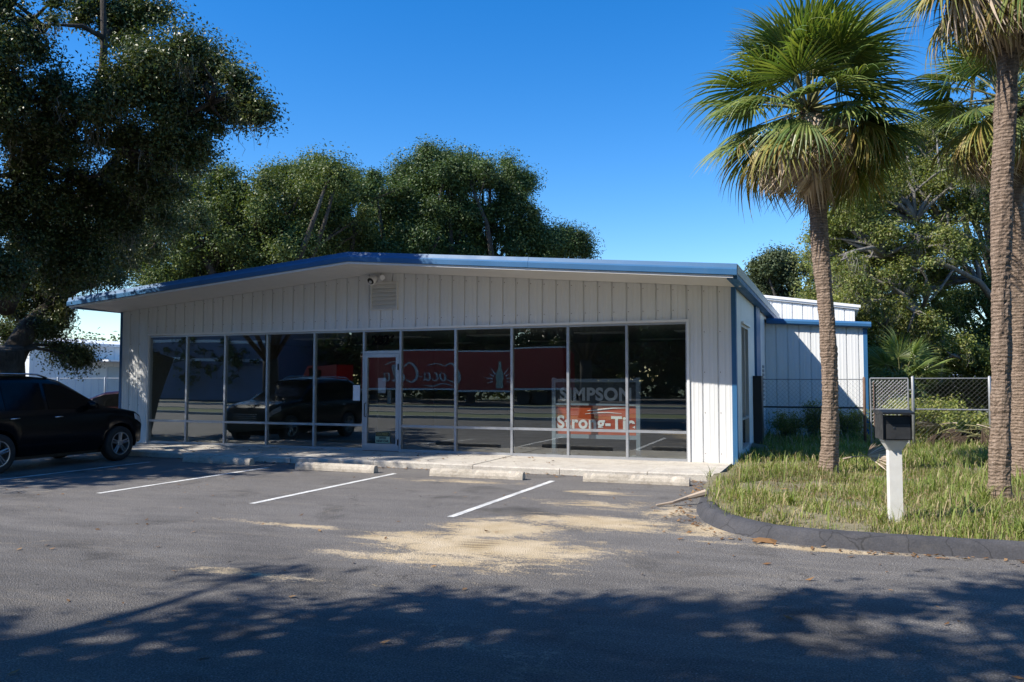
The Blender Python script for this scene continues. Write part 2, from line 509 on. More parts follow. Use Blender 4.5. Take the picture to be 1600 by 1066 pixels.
M['trailer_red'] = pm('red trailer skin', (0.36, 0.010, 0.014), 0.4, 0.08, 0.6)
M['sign_white'] = pm('white sign lettering', (0.80, 0.82, 0.84), 0.5, 0.03, 4)

# ------------------------------------------------------------------ text and strokes
def text_mesh(txt, size, mat, bold=0.0, shear=0.0, extrude=0.002, spacing=1.0):
    cu = bpy.data.curves.new('lettering', 'FONT')
    cu.body = txt
    cu.size = size
    cu.offset = bold
    cu.shear = shear
    cu.extrude = extrude
    cu.space_character = spacing
    cu.align_x = 'CENTER'
    cu.align_y = 'CENTER'
    o = bpy.data.objects.new('lettering', cu)
    COL.objects.link(o)
    bpy.context.view_layer.update()
    me = bpy.data.meshes.new_from_object(o.evaluated_get(bpy.context.evaluated_depsgraph_get()))
    bpy.data.objects.remove(o)
    bpy.data.curves.remove(cu)
    me.materials.clear()
    me.materials.append(mat)
    return me


def place_mesh(me, mat4):
    me.transform(mat4)
    me.update()
    return me


def face_front(x, y, z):          # flat lettering that faces -Y
    return Matrix.Translation((x, y, z)) @ Matrix.Rotation(R(90), 4, 'X')


def face_back(x, y, z):           # flat lettering that faces +Y
    return Matrix.Translation((x, y, z)) @ Matrix.Rotation(R(180), 4, 'Z') @ Matrix.Rotation(R(90), 4, 'X')


# ================================================================== SETTING
def noise2(x, y, s=1.0):
    return (math.sin(x * 1.3 * s + 0.7) * math.cos(y * 1.1 * s - 0.4) + 0.5 * math.sin(x * 2.9 * s + y * 2.3 * s) + 0.25 * math.sin(x * 6.1 * s - y * 5.2 * s + 1.0)) / 1.75


b = MB()
b.add([(-900, -700, -0.06), (900, -700, -0.06), (900, 1200, -0.06), (-900, 1200, -0.06)], [(0, 1, 2, 3)])
struct(b.build('ground', M['ground']))

b = MB()
pl = [(-75, -0.9), (-4, -0.9), (-3.2, -5), (6, -5), (5, 9.6), (5, 14.6), (-17.75, 14.6), (-17.75, 60), (-75, 60)]
b.add([(x, y, 0) for x, y in pl], [tuple(range(len(pl)))])
b.add([(5, -5, 0.0), (45, -5, 0.0), (45, 9.6, 0.0), (5, 9.6, 0.0)], [(0, 1, 2, 3)])
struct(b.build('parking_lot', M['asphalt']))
b = MB()
b.add([(-120, -15, -0.004), (120, -15, -0.004), (120, -5.6, -0.004), (-120, -5.6, -0.004)], [(0, 1, 2, 3)])
b.add([(-75, -40, -0.004), (30, -40, -0.004), (30, -18, -0.004), (-75, -18, -0.004)], [(0, 1, 2, 3)])
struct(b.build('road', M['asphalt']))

for i, x in enumerate((-4.57, -7.67, -10.56, -13.62)):
    b = MB()
    n = 24
    rows = []
    for k in range(n + 1):
        y = 9.47 + (13.52 - 9.47) * k / n
        j = 0.006 * noise2(x * 9, y * 8)
        rows.append([(x - 0.05 + j, y, 0.004), (x + 0.05 + j * 0.6, y, 0.004)])
    b.grid(rows)
    struct(b.build('parking_line', M['line']))

# walkway along the shopfront, slabs with joints
b = MB()
xs = [-18.2, -16.4, -14.5, -12.6, -10.7, -8.7, -6.5, -4.75, -3.12, -1.9]
for i in range(len(xs) - 1):
    x0, x1 = xs[i] + 0.006, xs[i + 1] - 0.006
    zt = 0.118 + 0.004 * ((i * 37) % 3 - 1)
    ya = 14.44
    prof = [(ya, -0.03), (ya, zt - 0.02), (ya + 0.02, zt), (16.62, zt + 0.004), (16.62, -0.03)]
    b.prism([(x0, y, z) for y, z in prof][::-1], [(x1, y, z) for y, z in prof][::-1])
struct(b.build('walkway', M['walk']))

# the kerb that bends round the planted corner
KP = [(-1.98, 14.3), (-1.93, 13.2), (-1.85, 12.1), (-1.74, 11.2), (-1.52, 10.35), (-1.15, 9.72), (-0.65, 9.34), (0.0, 9.21), (0.6, 9.20), (1.7, 9.22), (4, 9.3), (9, 9.4), (20, 9.5), (44, 9.6)]


def resample(P, step):
    P = [Vector((*p, 0)) for p in P]
    out = []
    for i in range(len(P) - 1):
        p0, p1, p2, p3 = P[max(0, i - 1)], P[i], P[i + 1], P[min(len(P) - 1, i + 2)]
        n = max(2, int((p2 - p1).length / step))
        for k in range(n):
            t = k / n
            out.append(0.5 * ((2 * p1) + (p2 - p0) * t + (2 * p0 - 5 * p1 + 4 * p2 - p3) * t * t + (3 * p1 - p0 - 3 * p2 + p3) * t ** 3))
    out.append(P[-1])
    return out


KC = [p for p in resample(KP, 0.07) if p.x < 14]
rows = []
for i, p in enumerate(KC):
    d = (KC[min(i + 1, len(KC) - 1)] - KC[max(0, i - 1)]).normalized()
    nrm = Vector((d.y, -d.x, 0))                 # towards the asphalt
    if nrm.dot(Vector((-1, -1, 0))) < 0: nrm = -nrm
    rise = min(1.0, max(0.15, (11.5 - p.y) / 0.5)) if p.x < -1.3 else 1.0
    h = (0.150 + 0.007 * noise2(p.x * 3, p.y * 3)) * rise
    if (i % 11) == 5: h -= 0.004
    j = 0.008 * noise2(p.x * 5, p.y * 5)
    prof = [(0.03 + j, -0.02), (0.0 + j, 0.045 * rise), (-0.03 + j, h * 0.8), (-0.07, h), (-0.16, h + 0.006), (-0.21 + j, h * 0.97), (-0.235, h * 0.5), (-0.24, -0.05)]
    rows.append([p + nrm * o + Vector((0, 0, z)) for o, z in prof])
b = MB().grid(rows)
struct(b.build('kerb', M['kerb'], smooth=True))
b = MB()
b.box(-120, -4, -0.98, -0.80, -0.03, 0.12)
b.box(-120, -3.4, -5.55, -5.35, -0.03, 0.13)
b.box(-120, 120, -15.25, -15.05, -0.03, 0.13)
struct(b.build('street_kerb', M['kerb2']))

# grass bank inside the kerb, running back along the building
def bank_z(x, y):
    e = min(1.0, max(0.0, (y - 9.3) / 1.2))
    return 0.10 + 0.035 * e + 0.02 * noise2(x, y, 1.2) + 0.01 * noise2(x * 3, y * 3)


def kerb_left(y):
    """x of the kerb's inner side at a given y"""
    if y > 14.5: return -1.80
    best = min(KC, key=lambda p: abs(p.y - y) + (0 if p.x < 0 else 50))
    return best.x + 0.14


b = MB()
ys = list(np.arange(9.36, 14.0, 0.22)) + list(np.arange(14.0, 24.0, 0.45)) + [24.5, 28, 34, 45, 70]
rows = []
for y in ys:
    x0 = kerb_left(y) if y < 25 else -30
    if y < 14.5 and y > 12.3: x0 -= 0.12
    xs_ = [x0 + (14 - x0) * (k / 44) ** 1.6 for k in range(45)] + [30, 60]
    rows.append([(x, y, bank_z(x, y)) for x in xs_])
b.grid(rows)
struct(b.build('grass_bank', M['soil'], smooth=True))
b = MB()
b.box(-120, -4.1, -5.34, -0.99, -0.05, 0.09)
b.box(-120, 120, -18, -15.26, -0.05, 0.09)
struct(b.build('verge', M['ground']))

# ================================================================== MAIN BUILDING
XL, XR, YF, YB = -17.70, -1.82, 16.50, 27.0
XM = (XL + XR) / 2
FLOOR = 0.118


def wall_top(x): return 4.255 - 0.0845 * abs(x - XM)


bld = thing('commercial_building', 'low white metal commercial building with blue roof edge and glazed shopfront', 'building', (XM, YF, 0))


def ribbed(x0, x1, zlo, zhi, mk, pitch=0.3055, depth=0.032, flip=False, phase=0.0):
    """corrugated siding strip: mk(u, inward, z) -> point; u along the wall"""
    pts = []
    n = int((x1 - x0) / pitch) + 2
    u0 = math.floor(x0 / pitch) * pitch + phase
    for k in range(-1, n + 1):
        u = u0 + k * pitch
        for du, dy in ((0.0, depth), (0.014, depth), (0.026, 0.0), (0.100, -0.001), (0.115, -0.004), (0.130, -0.004), (0.145, 0.0), (0.188, 0.0), (0.203, -0.004), (0.218, -0.004), (0.233, -0.001), (0.292, 0.0)):
            if x0 < u + du < x1: pts.append((u + du, dy))
    pts = [(x0, 0)] + pts + [(x1, 0)]
    lo = [mk(u, d, zlo(u) if callable(zlo) else zlo) for u, d in pts]
    hi = [mk(u, d, zhi(u) if callable(zhi) else zhi) for u, d in pts]
    return [lo, hi] if not flip else [hi, lo]


WL, WR = -16.735, -2.745           # the glazed opening
ZH, ZS = 2.915, FLOOR              # head and sill
front = lambda u, d, z: (u, YF + d, z)
b = MB()
b.grid(ribbed(XL, WL - 0.02, FLOOR - 0.02, lambda u: wall_top(u), front))
b.grid(ribbed(WL - 0.02, XM, ZH + 0.03, lambda u: wall_top(u), front))
b.grid(ribbed(XM, WR + 0.03, ZH + 0.03, lambda u: wall_top(u), front))
b.grid(ribbed(WR + 0.03, XR, FLOOR - 0.02, lambda u: wall_top(u), front))
# returns behind the siding so the wall has thickness
b.box(XL + 0.02, WL - 0.03, YF + 0.03, YF + 0.16, FLOOR - 0.02, 3.3)
b.box(WR + 0.04, XR - 0.02, YF + 0.03, YF + 0.16, FLOOR - 0.02, 3.3)
b.box(WL - 0.03, WR + 0.04, YF + 0.03, YF + 0.16, ZH + 0.03, 3.45)
b.build('front_wall', M['wall'], bld)
side = lambda u, d, z: (XR - d, u, z)
SW0, SW1, SZ0, SZ1 = 17.75, 19.25, 0.30, 2.93        # side window
b = MB()
zt = wall_top(XR)
b.grid(ribbed(YF, SW0, 0.05, zt, side, flip=True))
b.grid(ribbed(SW0, SW1, SZ1, zt, side, flip=True))
b.grid(ribbed(SW0, SW1, 0.05, SZ0, side, flip=True))
b.grid(ribbed(SW1, 24.6, 0.05, zt, side, flip=True))
b.box(XR - 0.15, XR - 0.03, YF + 0.2, SW0, 0, zt)
b.box(XR - 0.15, XR - 0.03, SW1, YB, 0, zt)
b.box(XR - 0.15, XR - 0.03, SW0, SW1, SZ1, zt)
b.box(XR - 0.15, XR - 0.03, SW0, SW1, 0, SZ0)
b.build('side_wall', M['wall'], bld)
b = MB()
b.grid(ribbed(YF, YB, 0.05, zt, lambda u, d, z: (XL + d, u, z)))
b.box(XL + 0.03, XL + 0.15, YF + 0.2, YB, 0, zt)
b.build('side_wall', M['wall'], bld)
b = MB()
b.prism([(XL, YB, 0), (XR, YB, 0), (XR, YB, zt), (XM, YB, wall_top(XM)), (XL, YB, zt)], [(XL, YB + 0.15, 0), (XR, YB + 0.15, 0), (XR, YB + 0.15, zt), (XM, YB + 0.15, wall_top(XM)), (XL, YB + 0.15, zt)])
b.build('back_wall', M['wall'], bld)

# roof: thin gable sheets; blue fascia along the front rake, pale eave trims
YE = 15.0
RL, RR = -17.93, -1.62


def rz(x): return 4.30 - 0.0845 * abs(x - (-9.73))


RM = -9.73
b = MB()
for x0, x1 in ((RL, RM), (RM, RR)):
    rows = [[], []]
    n = 27
    for k in range(n):
        x = x0 + (x1 - x0) * k / (n - 1)
        h = 0.17 + (0.022 if k % 2 else 0.0)
        rows[0].append((x, YE + 0.07, rz(x) + h))
        rows[1].append((x, YB + 0.3, rz(x) + h))
    b.grid([rows[0], rows[1]] if x0 < x1 else rows)
    b.prism([(x0, YE + 0.1, rz(x0) + 0.06), (x1, YE + 0.1, rz(x1) + 0.06), (x1, YE + 0.1, rz(x1) + 0.15), (x0, YE + 0.1, rz(x0) + 0.15)],
            [(x0, YB + 0.3, rz(x0) + 0.06), (x1, YB + 0.3, rz(x1) + 0.06), (x1, YB + 0.3, rz(x1) + 0.15), (x0, YB + 0.3, rz(x0) + 0.15)])
roof = b.build('roof', M['roof'], bld)
b = MB()
prof = [(YE + 0.03, 0.0), (YE, 0.008), (YE, 0.105), (YE + 0.025, 0.135), (YE + 0.03, 0.145), (YE + 0.055, 0.215), (YE + 0.12, 0.222), (YE + 0.12, 0.0)]
for x0, x1 in ((RL - 0.02, RM), (RM, RR + 0.02)):
    b.prism([(x0, y, rz(x0) + z) for y, z in prof], [(x1, y, rz(x1) + z) for y, z in prof])
for x in (-13.8, -5.68):                                # lapped sheet joints
    b.prism([(x, y - 0.004, rz(x) + z + 0.002) for y, z in prof[:7]], [(x + 0.10, y - 0.004, rz(x + 0.10) + z + 0.002) for y, z in prof[:7]])
b.build('fascia', M['blue'], bld)
b = MB()
for x0, x1 in ((RL + 0.03, RM), (RM, RR - 0.05)):
    b.prism([(x0, YE + 0.035, rz(x0) - 0.045), (x0, YE + 0.075, rz(x0) - 0.045), (x0, YE + 0.075, rz(x0) - 0.002), (x0, YE + 0.035, rz(x0) - 0.002)],
            [(x1, YE + 0.035, rz(x1) - 0.045), (x1, YE + 0.075, rz(x1) - 0.045), (x1, YE + 0.075, rz(x1) - 0.002), (x1, YE + 0.035, rz(x1) - 0.002)])
b.build('fascia_trim', M['white_trim'], bld)
b = MB()
for x0, x1 in ((RL + 0.03, RM), (RM, RR - 0.05)):
    r0, r1 = [], []
    y = YE + 0.08
    while y < YF - 0.02:
        for dy, dz in ((0.0, 0.012), (0.01, 0.012), (0.016, 0.0), (0.145, 0.0), (0.150, 0.012)):
            yy = min(y + dy, YF - 0.02)
            sag = -0.03 * (yy - YE) / 1.5
            r0.append((x0, yy, rz(x0) - 0.03 + dz + sag))
            r1.append((x1, yy, rz(x1) - 0.03 + dz + sag))
        y += 0.152
    b.grid([r1, r0])
b.build('soffit', M['soffit'], bld)
for s, x in ((1, RR), (-1, RL)):
    b = MB()
    z0 = rz(x)
    b.prism([(x - s * 0.06, YE + 0.13, z0 + 0.05), (x + s * 0.02, YE + 0.13, z0 + 0.05), (x + s * 0.03, YE + 0.13, z0 + 0.21), (x - s * 0.06, YE + 0.13, z0 + 0.22)],
            [(x - s * 0.06, YB, z0 + 0.05), (x + s * 0.02, YB, z0 + 0.05), (x + s * 0.03, YB, z0 + 0.21), (x - s * 0.06, YB, z0 + 0.22)])
    b.build('eave_trim', M['eave'], bld)
for s, x in ((1, RR), (-1, RL)):
    b = MB()
    z0 = rz(x)
    b.box(min(x - s * 0.17, x + s * 0.012), max(x - s * 0.17, x + s * 0.012), YE + 0.14, YB, z0 - 0.05, z0 + 0.045)
    b.build('eave_soffit', M['blue'], bld)
# corner trims: blue angle flashings
for nm, x0, x1, y0, y1 in (('corner_trim', XR - 0.055, XR + 0.035, YF - 0.012, YF + 0.16), ('corner_trim', XL - 0.045, XL + 0.03, YF - 0.012, YF + 0.16), ('corner_trim', XR - 0.02, XR + 0.06, 20.75, 21.85)):
    b = MB().box(x0, x1, y0, y1, 0.10, (wall_top(x0) if y0 < 17 else zt) - 0.02)
    b.build(nm, M['blue'], bld)
b = MB().box(XR + 0.005, XR + 0.20, 20.2, 20.7, 0.1, 1.85)
b.build('meter_box', M['black_metal'], bld)
# head and jamb trims of the glazed opening
b = MB()
b.box(WL - 0.03, WR + 0.05, YF - 0.035, YF + 0.05, ZH, ZH + 0.045)
b.box(WR + 0.002, WR + 0.05, YF - 0.03, YF + 0.05, FLOOR, ZH - 0.002)
b.box(WL - 0.03, WL - 0.002, YF - 0.03, YF + 0.05, FLOOR, ZH - 0.002)
b.build('opening_trim', M['white_trim'], bld)

# storefront bays: each a window with its own frame and panes
MX = [-16.735, -15.49, -14.265, -12.975, -11.595, -10.225, -9.25, -7.86, -6.515, -5.24, -3.975, -2.745]
FY0, FY1 = YF + 0.01, YF + 0.11
PY = YF + 0.05
for i in range(11):
    x0, x1 = MX[i], MX[i + 1]
    hw = 0.026
    b = MB()
    if i != 5:
        b.box(x0, x0 + hw, FY0, FY1, FLOOR, ZH)
        b.box(x1 - hw, x1, FY0, FY1, FLOOR, ZH)
        b.box(x0 + hw, x1 - hw, FY0 + 0.003, FY1, ZH - 0.045, ZH - 0.001)
        b.box(x0 + hw, x1 - hw, FY0 + 0.003, FY1, FLOOR, FLOOR + 0.055)
        b.box(x0 + hw, x1 - hw, FY0 + 0.003, FY1, 0.675, 0.727)
        w = b.build('window', M['alu'], bld)
        for z0, z1 in ((FLOOR + 0.055, 0.675), (0.727, ZH - 0.045)):
            tl = 0.0016 * ((i * 7) % 5 - 2)
            MB().add([(x0 + hw, PY, z0), (x1 - hw, PY, z0), (x1 - hw, PY + tl, z1), (x0 + hw, PY + tl, z1)], [(0, 1, 2, 3)]).build('pane', M['glass'], w)
    else:
        TZ = 2.36
        b.box(x0, x0 + hw, FY0, FY1, FLOOR, ZH)
        b.box(x1 - hw, x1, FY0, FY1, FLOOR, ZH)
        b.box(x0 + hw, x1 - hw, FY0 + 0.003, FY1, ZH - 0.045, ZH - 0.001)
        b.box(x0 + hw, x1 - hw, FY0 + 0.003, FY1, TZ, TZ + 0.06)
        w = b.build('transom_window', M['alu'], bld)
        MB().add([(x0 + hw, PY, TZ + 0.06), (x1 - hw, PY, TZ + 0.06), (x1 - hw, PY, ZH - 0.045), (x0 + hw, PY, ZH - 0.045)], [(0, 1, 2, 3)]).build('pane', M['glass'], w)
        me = text_mesh('2826', 0.30, M['flatblack'], bold=0.012, spacing=1.06)
        link('house_number', place_mesh(me, face_front((x0 + x1) / 2 + 0.02, PY - 0.006, 2.665)), w)
        # the door
        dx0, dx1 = x0 + hw + 0.006, x1 - hw - 0.006
        b = MB()
        b.box(dx0, dx0 + 0.075, FY0 - 0.004, FY1 - 0.04, FLOOR + 0.012, TZ - 0.006)
        b.box(dx1 - 0.085, dx1, FY0 - 0.004, FY1 - 0.04, FLOOR + 0.012, TZ - 0.006)
        b.box(dx0 + 0.075, dx1 - 0.085, FY0 - 0.001, FY1 - 0.04, TZ - 0.086, TZ - 0.006)
        b.box(dx0 + 0.075, dx1 - 0.085, FY0 - 0.001, FY1 - 0.04, FLOOR + 0.012, FLOOR + 0.165)
        d = b.build('door', M['alu'], bld)
        MB().add([(dx0 + 0.075, PY - 0.01, FLOOR + 0.165), (dx1 - 0.085, PY - 0.01, FLOOR + 0.165), (dx1 - 0.085, PY - 0.01, TZ - 0.086), (dx0 + 0.075, PY - 0.01, TZ - 0.086)], [(0, 1, 2, 3)]).build('pane', M['glass'], d)
        b = MB()
        b.tube([(dx0 + 0.04, FY0 - 0.004, 0.90), (dx0 + 0.04, FY0 - 0.06, 0.92), (dx0 + 0.04, FY0 - 0.06, 1.20), (dx0 + 0.04, FY0 - 0.004, 1.22)], 0.012, 8)
        b.build('handle', M['black_metal'], d)
        for zc in (0.33, 2.05):
            MB().box(dx1 - 0.03, dx1 - 0.008, FY0 - 0.022, FY0 - 0.005, zc - 0.07, zc + 0.07).build('hinge', M['black_metal'], d)
        MB().box(x0 + 0.03, x1 - 0.03, YF - 0.06, YF + 0.10, FLOOR + 0.002, FLOOR + 0.010).build('threshold', M['rust'], bld)
# side window
b = MB()
b.box(XR - 0.09, XR + 0.005, SW0, SW0 + 0.05, SZ0, SZ1)
b.box(XR - 0.09, XR + 0.005, SW1 - 0.05, SW1, SZ0, SZ1)
b.box(XR - 0.09, XR + 0.002, SW0 + 0.05, SW1 - 0.05, SZ1 - 0.05, SZ1)
b.box(XR - 0.09, XR + 0.002, SW0 + 0.05, SW1 - 0.05, SZ0, SZ0 + 0.05)
b.box(XR - 0.09, XR + 0.002, SW0 + 0.05, SW1 - 0.05, 0.90, 0.95)
b.box(XR - 0.09, XR + 0.001, 18.47, 18.53, 0.95, SZ1 - 0.05)
w = b.build('side_window', M['alu'], bld)
MB().add([(XR - 0.04, SW0 + 0.05, SZ0 + 0.05), (XR - 0.04, SW1 - 0.05, SZ0 + 0.05), (XR - 0.04, SW1 - 0.05, SZ1 - 0.05), (XR - 0.04, SW0 + 0.05, SZ1 - 0.05)], [(0, 1, 2, 3)]).build('pane', M['glass'], w)
MB().box(XR - 0.01, XR + 0.06, SW0 - 0.04, SW1 + 0.04, SZ1 + 0.004, SZ1 + 0.05).build('window_hood', M['white_trim'], bld)
b = MB()
for k in range(9): b.box(XR + 0.004, XR + 0.03, 23.0, 23.35, 1.2 + k * 0.11, 1.27 + k * 0.11)
b.build('side_vent', M['galv'], bld)
# wall louvre under the ridge
b = MB()
vx0, vx1, vz0, vz1 = -10.02, -9.31, 3.36, 4.02
b.box(vx0, vx0 + 0.035, YF - 0.05, YF + 0.02, vz0, vz1)
b.box(vx1 - 0.035, vx1, YF - 0.05, YF + 0.02, vz0, vz1)
b.box(vx0 + 0.035, vx1 - 0.035, YF - 0.047, YF + 0.02, vz1 - 0.05, vz1)
b.box(vx0 + 0.035, vx1 - 0.035, YF - 0.047, YF + 0.02, vz0, vz0 + 0.035)
for k in range(6):
    z = vz0 + 0.05 + k * 0.095
    b.prism([(vx0 + 0.036, YF - 0.043, z), (vx0 + 0.036, YF - 0.037, z - 0.01), (vx0 + 0.036, YF + 0.01, z + 0.085), (vx0 + 0.036, YF, z + 0.09)],
            [(vx1 - 0.036, YF - 0.043, z), (vx1 - 0.036, YF - 0.037, z - 0.01), (vx1 - 0.036, YF + 0.01, z + 0.085), (vx1 - 0.036, YF, z + 0.09)])
b.box(vx0 + 0.01, vx1 - 0.01, YF + 0.021, YF + 0.03, vz0, vz1)
b.build('wall_vent', M['soffit'], bld)
b = MB()
for k in range(53):
    u = math.floor(XL / 0.3055) * 0.3055 + k * 0.3055 + 0.0455
    if not XL + 0.05 < u < XR - 0.08: continue
    for z in ([wall_top(u) - 0.12, 3.15] if WL - 0.05 < u < WR + 0.08 else [wall_top(u) - 0.12, 2.7, 1.9, 1.1, 0.30]):
        if vx0 - 0.05 < u < vx1 + 0.05 and z > vz0 - 0.05: continue
        b.box(u - 0.007, u + 0.007, YF - 0.008, YF - 0.0005, z - 0.007, z + 0.007)
b.build('screws', M['rust'], bld)['kind'] = 'stuff'
# inside
MB().box(XL + 0.2, XR - 0.2, YF + 0.13, YB - 0.05, 0.02, FLOOR).build('interior_floor', M['floor_in'], bld)
b = MB().box(XL + 0.2, XR - 0.2, YF + 0.17, YB - 0.05, 2.95, 3.0)
b.build('ceiling', M['ceil'], bld)
b = MB()
b.box(XL + 0.2, XR - 0.2, 25.2, 25.3, FLOOR, 2.95)
b.box(XL + 0.17, XL + 0.2, YF + 0.17, 25.2, FLOOR, 2.95)
b.box(-12.9, -12.8, 21.5, 25.2, FLOOR, 2.95)
b.build('interior_wall', M['inner_wall'], bld)
# the lower wing at the back right, with the same siding
WY, WX1 = 24.1, 0.80
b = MB()
b.grid(ribbed(XR, WX1, 0.03, lambda u: 3.36 - 0.066 * (u - XR), lambda u, d, z: (u, WY + d, z)))
b.box(XR, WX1 - 0.01, WY + 0.03, WY + 0.15, 0.0, 3.15)
b.box(WX1 - 0.14, WX1 - 0.02, WY + 0.16, 33, 0.0, 3.15)
b.grid([[(WX1, WY, 0.03), (WX1, 33, 0.03)][::-1], [(WX1, WY, 3.18), (WX1, 33, 3.18)][::-1]])
b.build('wing_wall', M['wall'], bld)
b = MB()
xa, xb = XR + 0.05, WX1 + 0.13
ga = [(WY - 0.14, 0.0), (WY - 0.17, 0.03), (WY - 0.175, 0.10), (WY - 0.14, 0.15), (WY - 0.02, 0.165), (WY - 0.02, 0.0)]
b.prism([(xa, y, 3.34 + z) for y, z in ga], [(xb, y, 3.16 + z) for y, z in ga])
b.build('gutter', M['blue'], bld)
MB().box(WX1 - 0.075, WX1 + 0.03, WY - 0.012, WY + 0.12, 0.03, 3.155).build('corner_trim', M['blue'], bld)
b = MB()
b.prism([(XR, WY - 0.02, 3.44), (xb, WY - 0.02, 3.28), (xb, WY - 0.02, 3.32), (XR, WY - 0.02, 3.48)], [(XR, 33, 3.44), (xb, 33, 3.28), (xb, 33, 3.32), (XR, 33, 3.48)])
b.build('wing_roof', M['roof'], bld)
b = MB()
b.prism([(XR + 0.03, 19.5, 0.12), (XR + 0.42, 19.3, 0.12), (XR + 0.36, 19.1, 0.30), (XR + 0.05, 19.2, 0.34)], [(XR + 0.03, 20.1, 0.12), (XR + 0.40, 19.95, 0.12), (XR + 0.33, 19.85, 0.20), (XR + 0.05, 20.05, 0.26)])
b.build('downspout_elbow', M['white_trim'], bld)

# taller white shed roof rising behind the wing
wh = thing('warehouse', 'taller white metal warehouse wall rising behind the blue guttered wing', 'building', (-3, 27.5, 0))
PYW = 27.3


def par_z(x): return 3.94 - 0.148 * (x - 0.62)


b = MB()
b.grid(ribbed(-7.5, 0.60, 0, lambda u: par_z(u) - 0.02, lambda u, d, z: (u, PYW + d, z)))
b.box(-7.5, 0.58, PYW + 0.04, PYW + 0.2, 0, 3.8)
b.grid([[(0.60, PYW, 0), (0.60, 40, 0)][::-1], [(0.60, PYW, 3.9), (0.60, 40, 3.9)][::-1]])
b.build('wall', M['wall'], wh)
b = MB()
b.prism([(-7.5, PYW - 0.06, par_z(-7.5)), (0.72, PYW - 0.06, par_z(0.72)), (0.72, PYW - 0.06, par_z(0.72) + 0.11), (-7.5, PYW - 0.06, par_z(-7.5) + 0.11)],
        [(-7.5, 40, par_z(-7.5)), (0.72, 40, par_z(0.72)), (0.72, 40, par_z(0.72) + 0.11), (-7.5, 40, par_z(-7.5) + 0.11)])
b.prism([(-7.5, PYW - 0.10, par_z(-7.5) + 0.06), (0.77, PYW - 0.10, par_z(0.77) + 0.06), (0.77, PYW - 0.10, par_z(0.77) + 0.14), (-7.5, PYW - 0.10, par_z(-7.5) + 0.14)],
        [(-7.5, PYW - 0.062, par_z(-7.5) + 0.06), (0.77, PYW - 0.062, par_z(0.77) + 0.06), (0.77, PYW - 0.062, par_z(0.77) + 0.14), (-7.5, PYW - 0.062, par_z(-7.5) + 0.14)])
b.build('roof_cap', M['white_trim'], wh)

# ceiling lights inside
lite = pm('fluorescent diffuser', (0.82, 0.84, 0.85), 0.5, 0.02, 4)
proto = None
rows_ = [(19.95, (-2.95, -5.45, -8.4, -11.0, -13.9, -16.6)), (23.6, (-4.6, -8.0, -11.2, -14.2))]
ords = ['first', 'second', 'third', 'fourth', 'fifth', 'sixth']
for y, xs_ in rows_:
    for i, x in enumerate(xs_):
        lb = '%s ceiling light panel from the right in the %s row behind the glass' % (ords[i], 'front' if y < 22 else 'back')
        if proto is None:
            t = thing('ceiling_light', lb, 'ceiling light', (x, y, 2.945), 'ceiling light panels inside the showroom')
            b = MB()
            b.box(-0.62, 0.62, -0.31, -0.285, -0.02, 0.0).box(-0.62, 0.62, 0.285, 0.31, -0.02, 0.0).box(-0.62, -0.595, -0.284, 0.284, -0.02, 0.0).box(0.595, 0.62, -0.284, 0.284, -0.02, 0.0)
            b.build('frame', M['white_trim'], t, world=False)
            MB().box(-0.594, 0.594, -0.284, 0.284, -0.014, -0.003).build('diffuser', lite, t, world=False)
            proto = t
        else:
            t = proto.copy()
            COL.objects.link(t)
            t.location = (x, y, 2.945)
            t['label'] = lb
            for ch in proto.children:
                c = ch.copy()
                COL.objects.link(c)
                c.parent = t

# security light under the eave, notices on the glass
t = thing('security_light', 'white floodlight head mounted above the wall louvre under the ridge', 'floodlight', (-9.80, YF - 0.05, 4.06))
b = MB().box(-9.84, -9.72, YF - 0.03, YF - 0.002, 4.02, 4.14)
b.build('bracket', M['white_trim'], t)
b = MB()
b.tube([(-9.86, YF - 0.05, 4.12), (-9.87, YF - 0.10, 4.10), (-9.88, YF - 0.26, 4.02), (-9.88, YF - 0.28, 4.01)], [0.05, 0.075, 0.105, 0.10], 14)
b.build('lamp_head', M['white_trim'], t, smooth=True)
MB().tube([(-9.88, YF - 0.281, 4.012), (-9.881, YF - 0.29, 4.006)], [0.085, 0.07], 14).build('lens', M['black'], t)
MB().tube([(-9.878, YF - 0.291, 3.995), (-9.879, YF - 0.315, 3.985)], [0.04, 0.028], 10).build('bulb', M['lamp'], t)
b = MB().tube([(-9.74, YF - 0.03, 4.08), (-9.68, YF - 0.1, 4.13), (-9.63, YF - 0.18, 4.10)], [0.03, 0.045, 0.06], 10)
b.build('sensor', M['white_trim'], t)
tag(MB().box(-10.52, -10.335, PY - 0.012, PY - 0.006, 1.27, 1.63).build('notice', M['paper']), 'white paper notice taped to the glass just left of the door', 'notice', 'paper notices on the shopfront')
tag(MB().box(-9.86, -9.66, PY + 0.008, PY + 0.013, 1.45, 1.80).build('notice', M['paper']), 'dim paper notice behind the glass in the middle of the door', 'notice', 'paper notices on the shopfront')
t = thing('door_sign', 'small black and pale green sign at the foot of the glass door', 'sign', (-9.72, PY - 0.02, 0.36))
green = pm('pale green card', (0.33, 0.42, 0.29), 0.6, 0.05, 9)
b = MB().box(-9.90, -9.52, PY - 0.026, PY - 0.02, 0.30, 0.56)
b.build('card', green, t)
MB().box(-9.895, -9.525, PY - 0.029, PY - 0.0262, 0.455, 0.555).build('header', M['black'], t)
gold = pm('gold lettering', (0.36, 0.27, 0.07), 0.6, 0.05, 9)
link('lettering', place_mesh(text_mesh('CLOSED', 0.085, gold, 0.002), face_front(-9.71, PY - 0.0315, 0.505)), t)
for tx, z in (('WITH', 0.415), ('NEW CAR', 0.345)):
    link('lettering', place_mesh(text_mesh(tx, 0.070, M['black'], 0.002), face_front(-9.71, PY - 0.0285, z)), t)

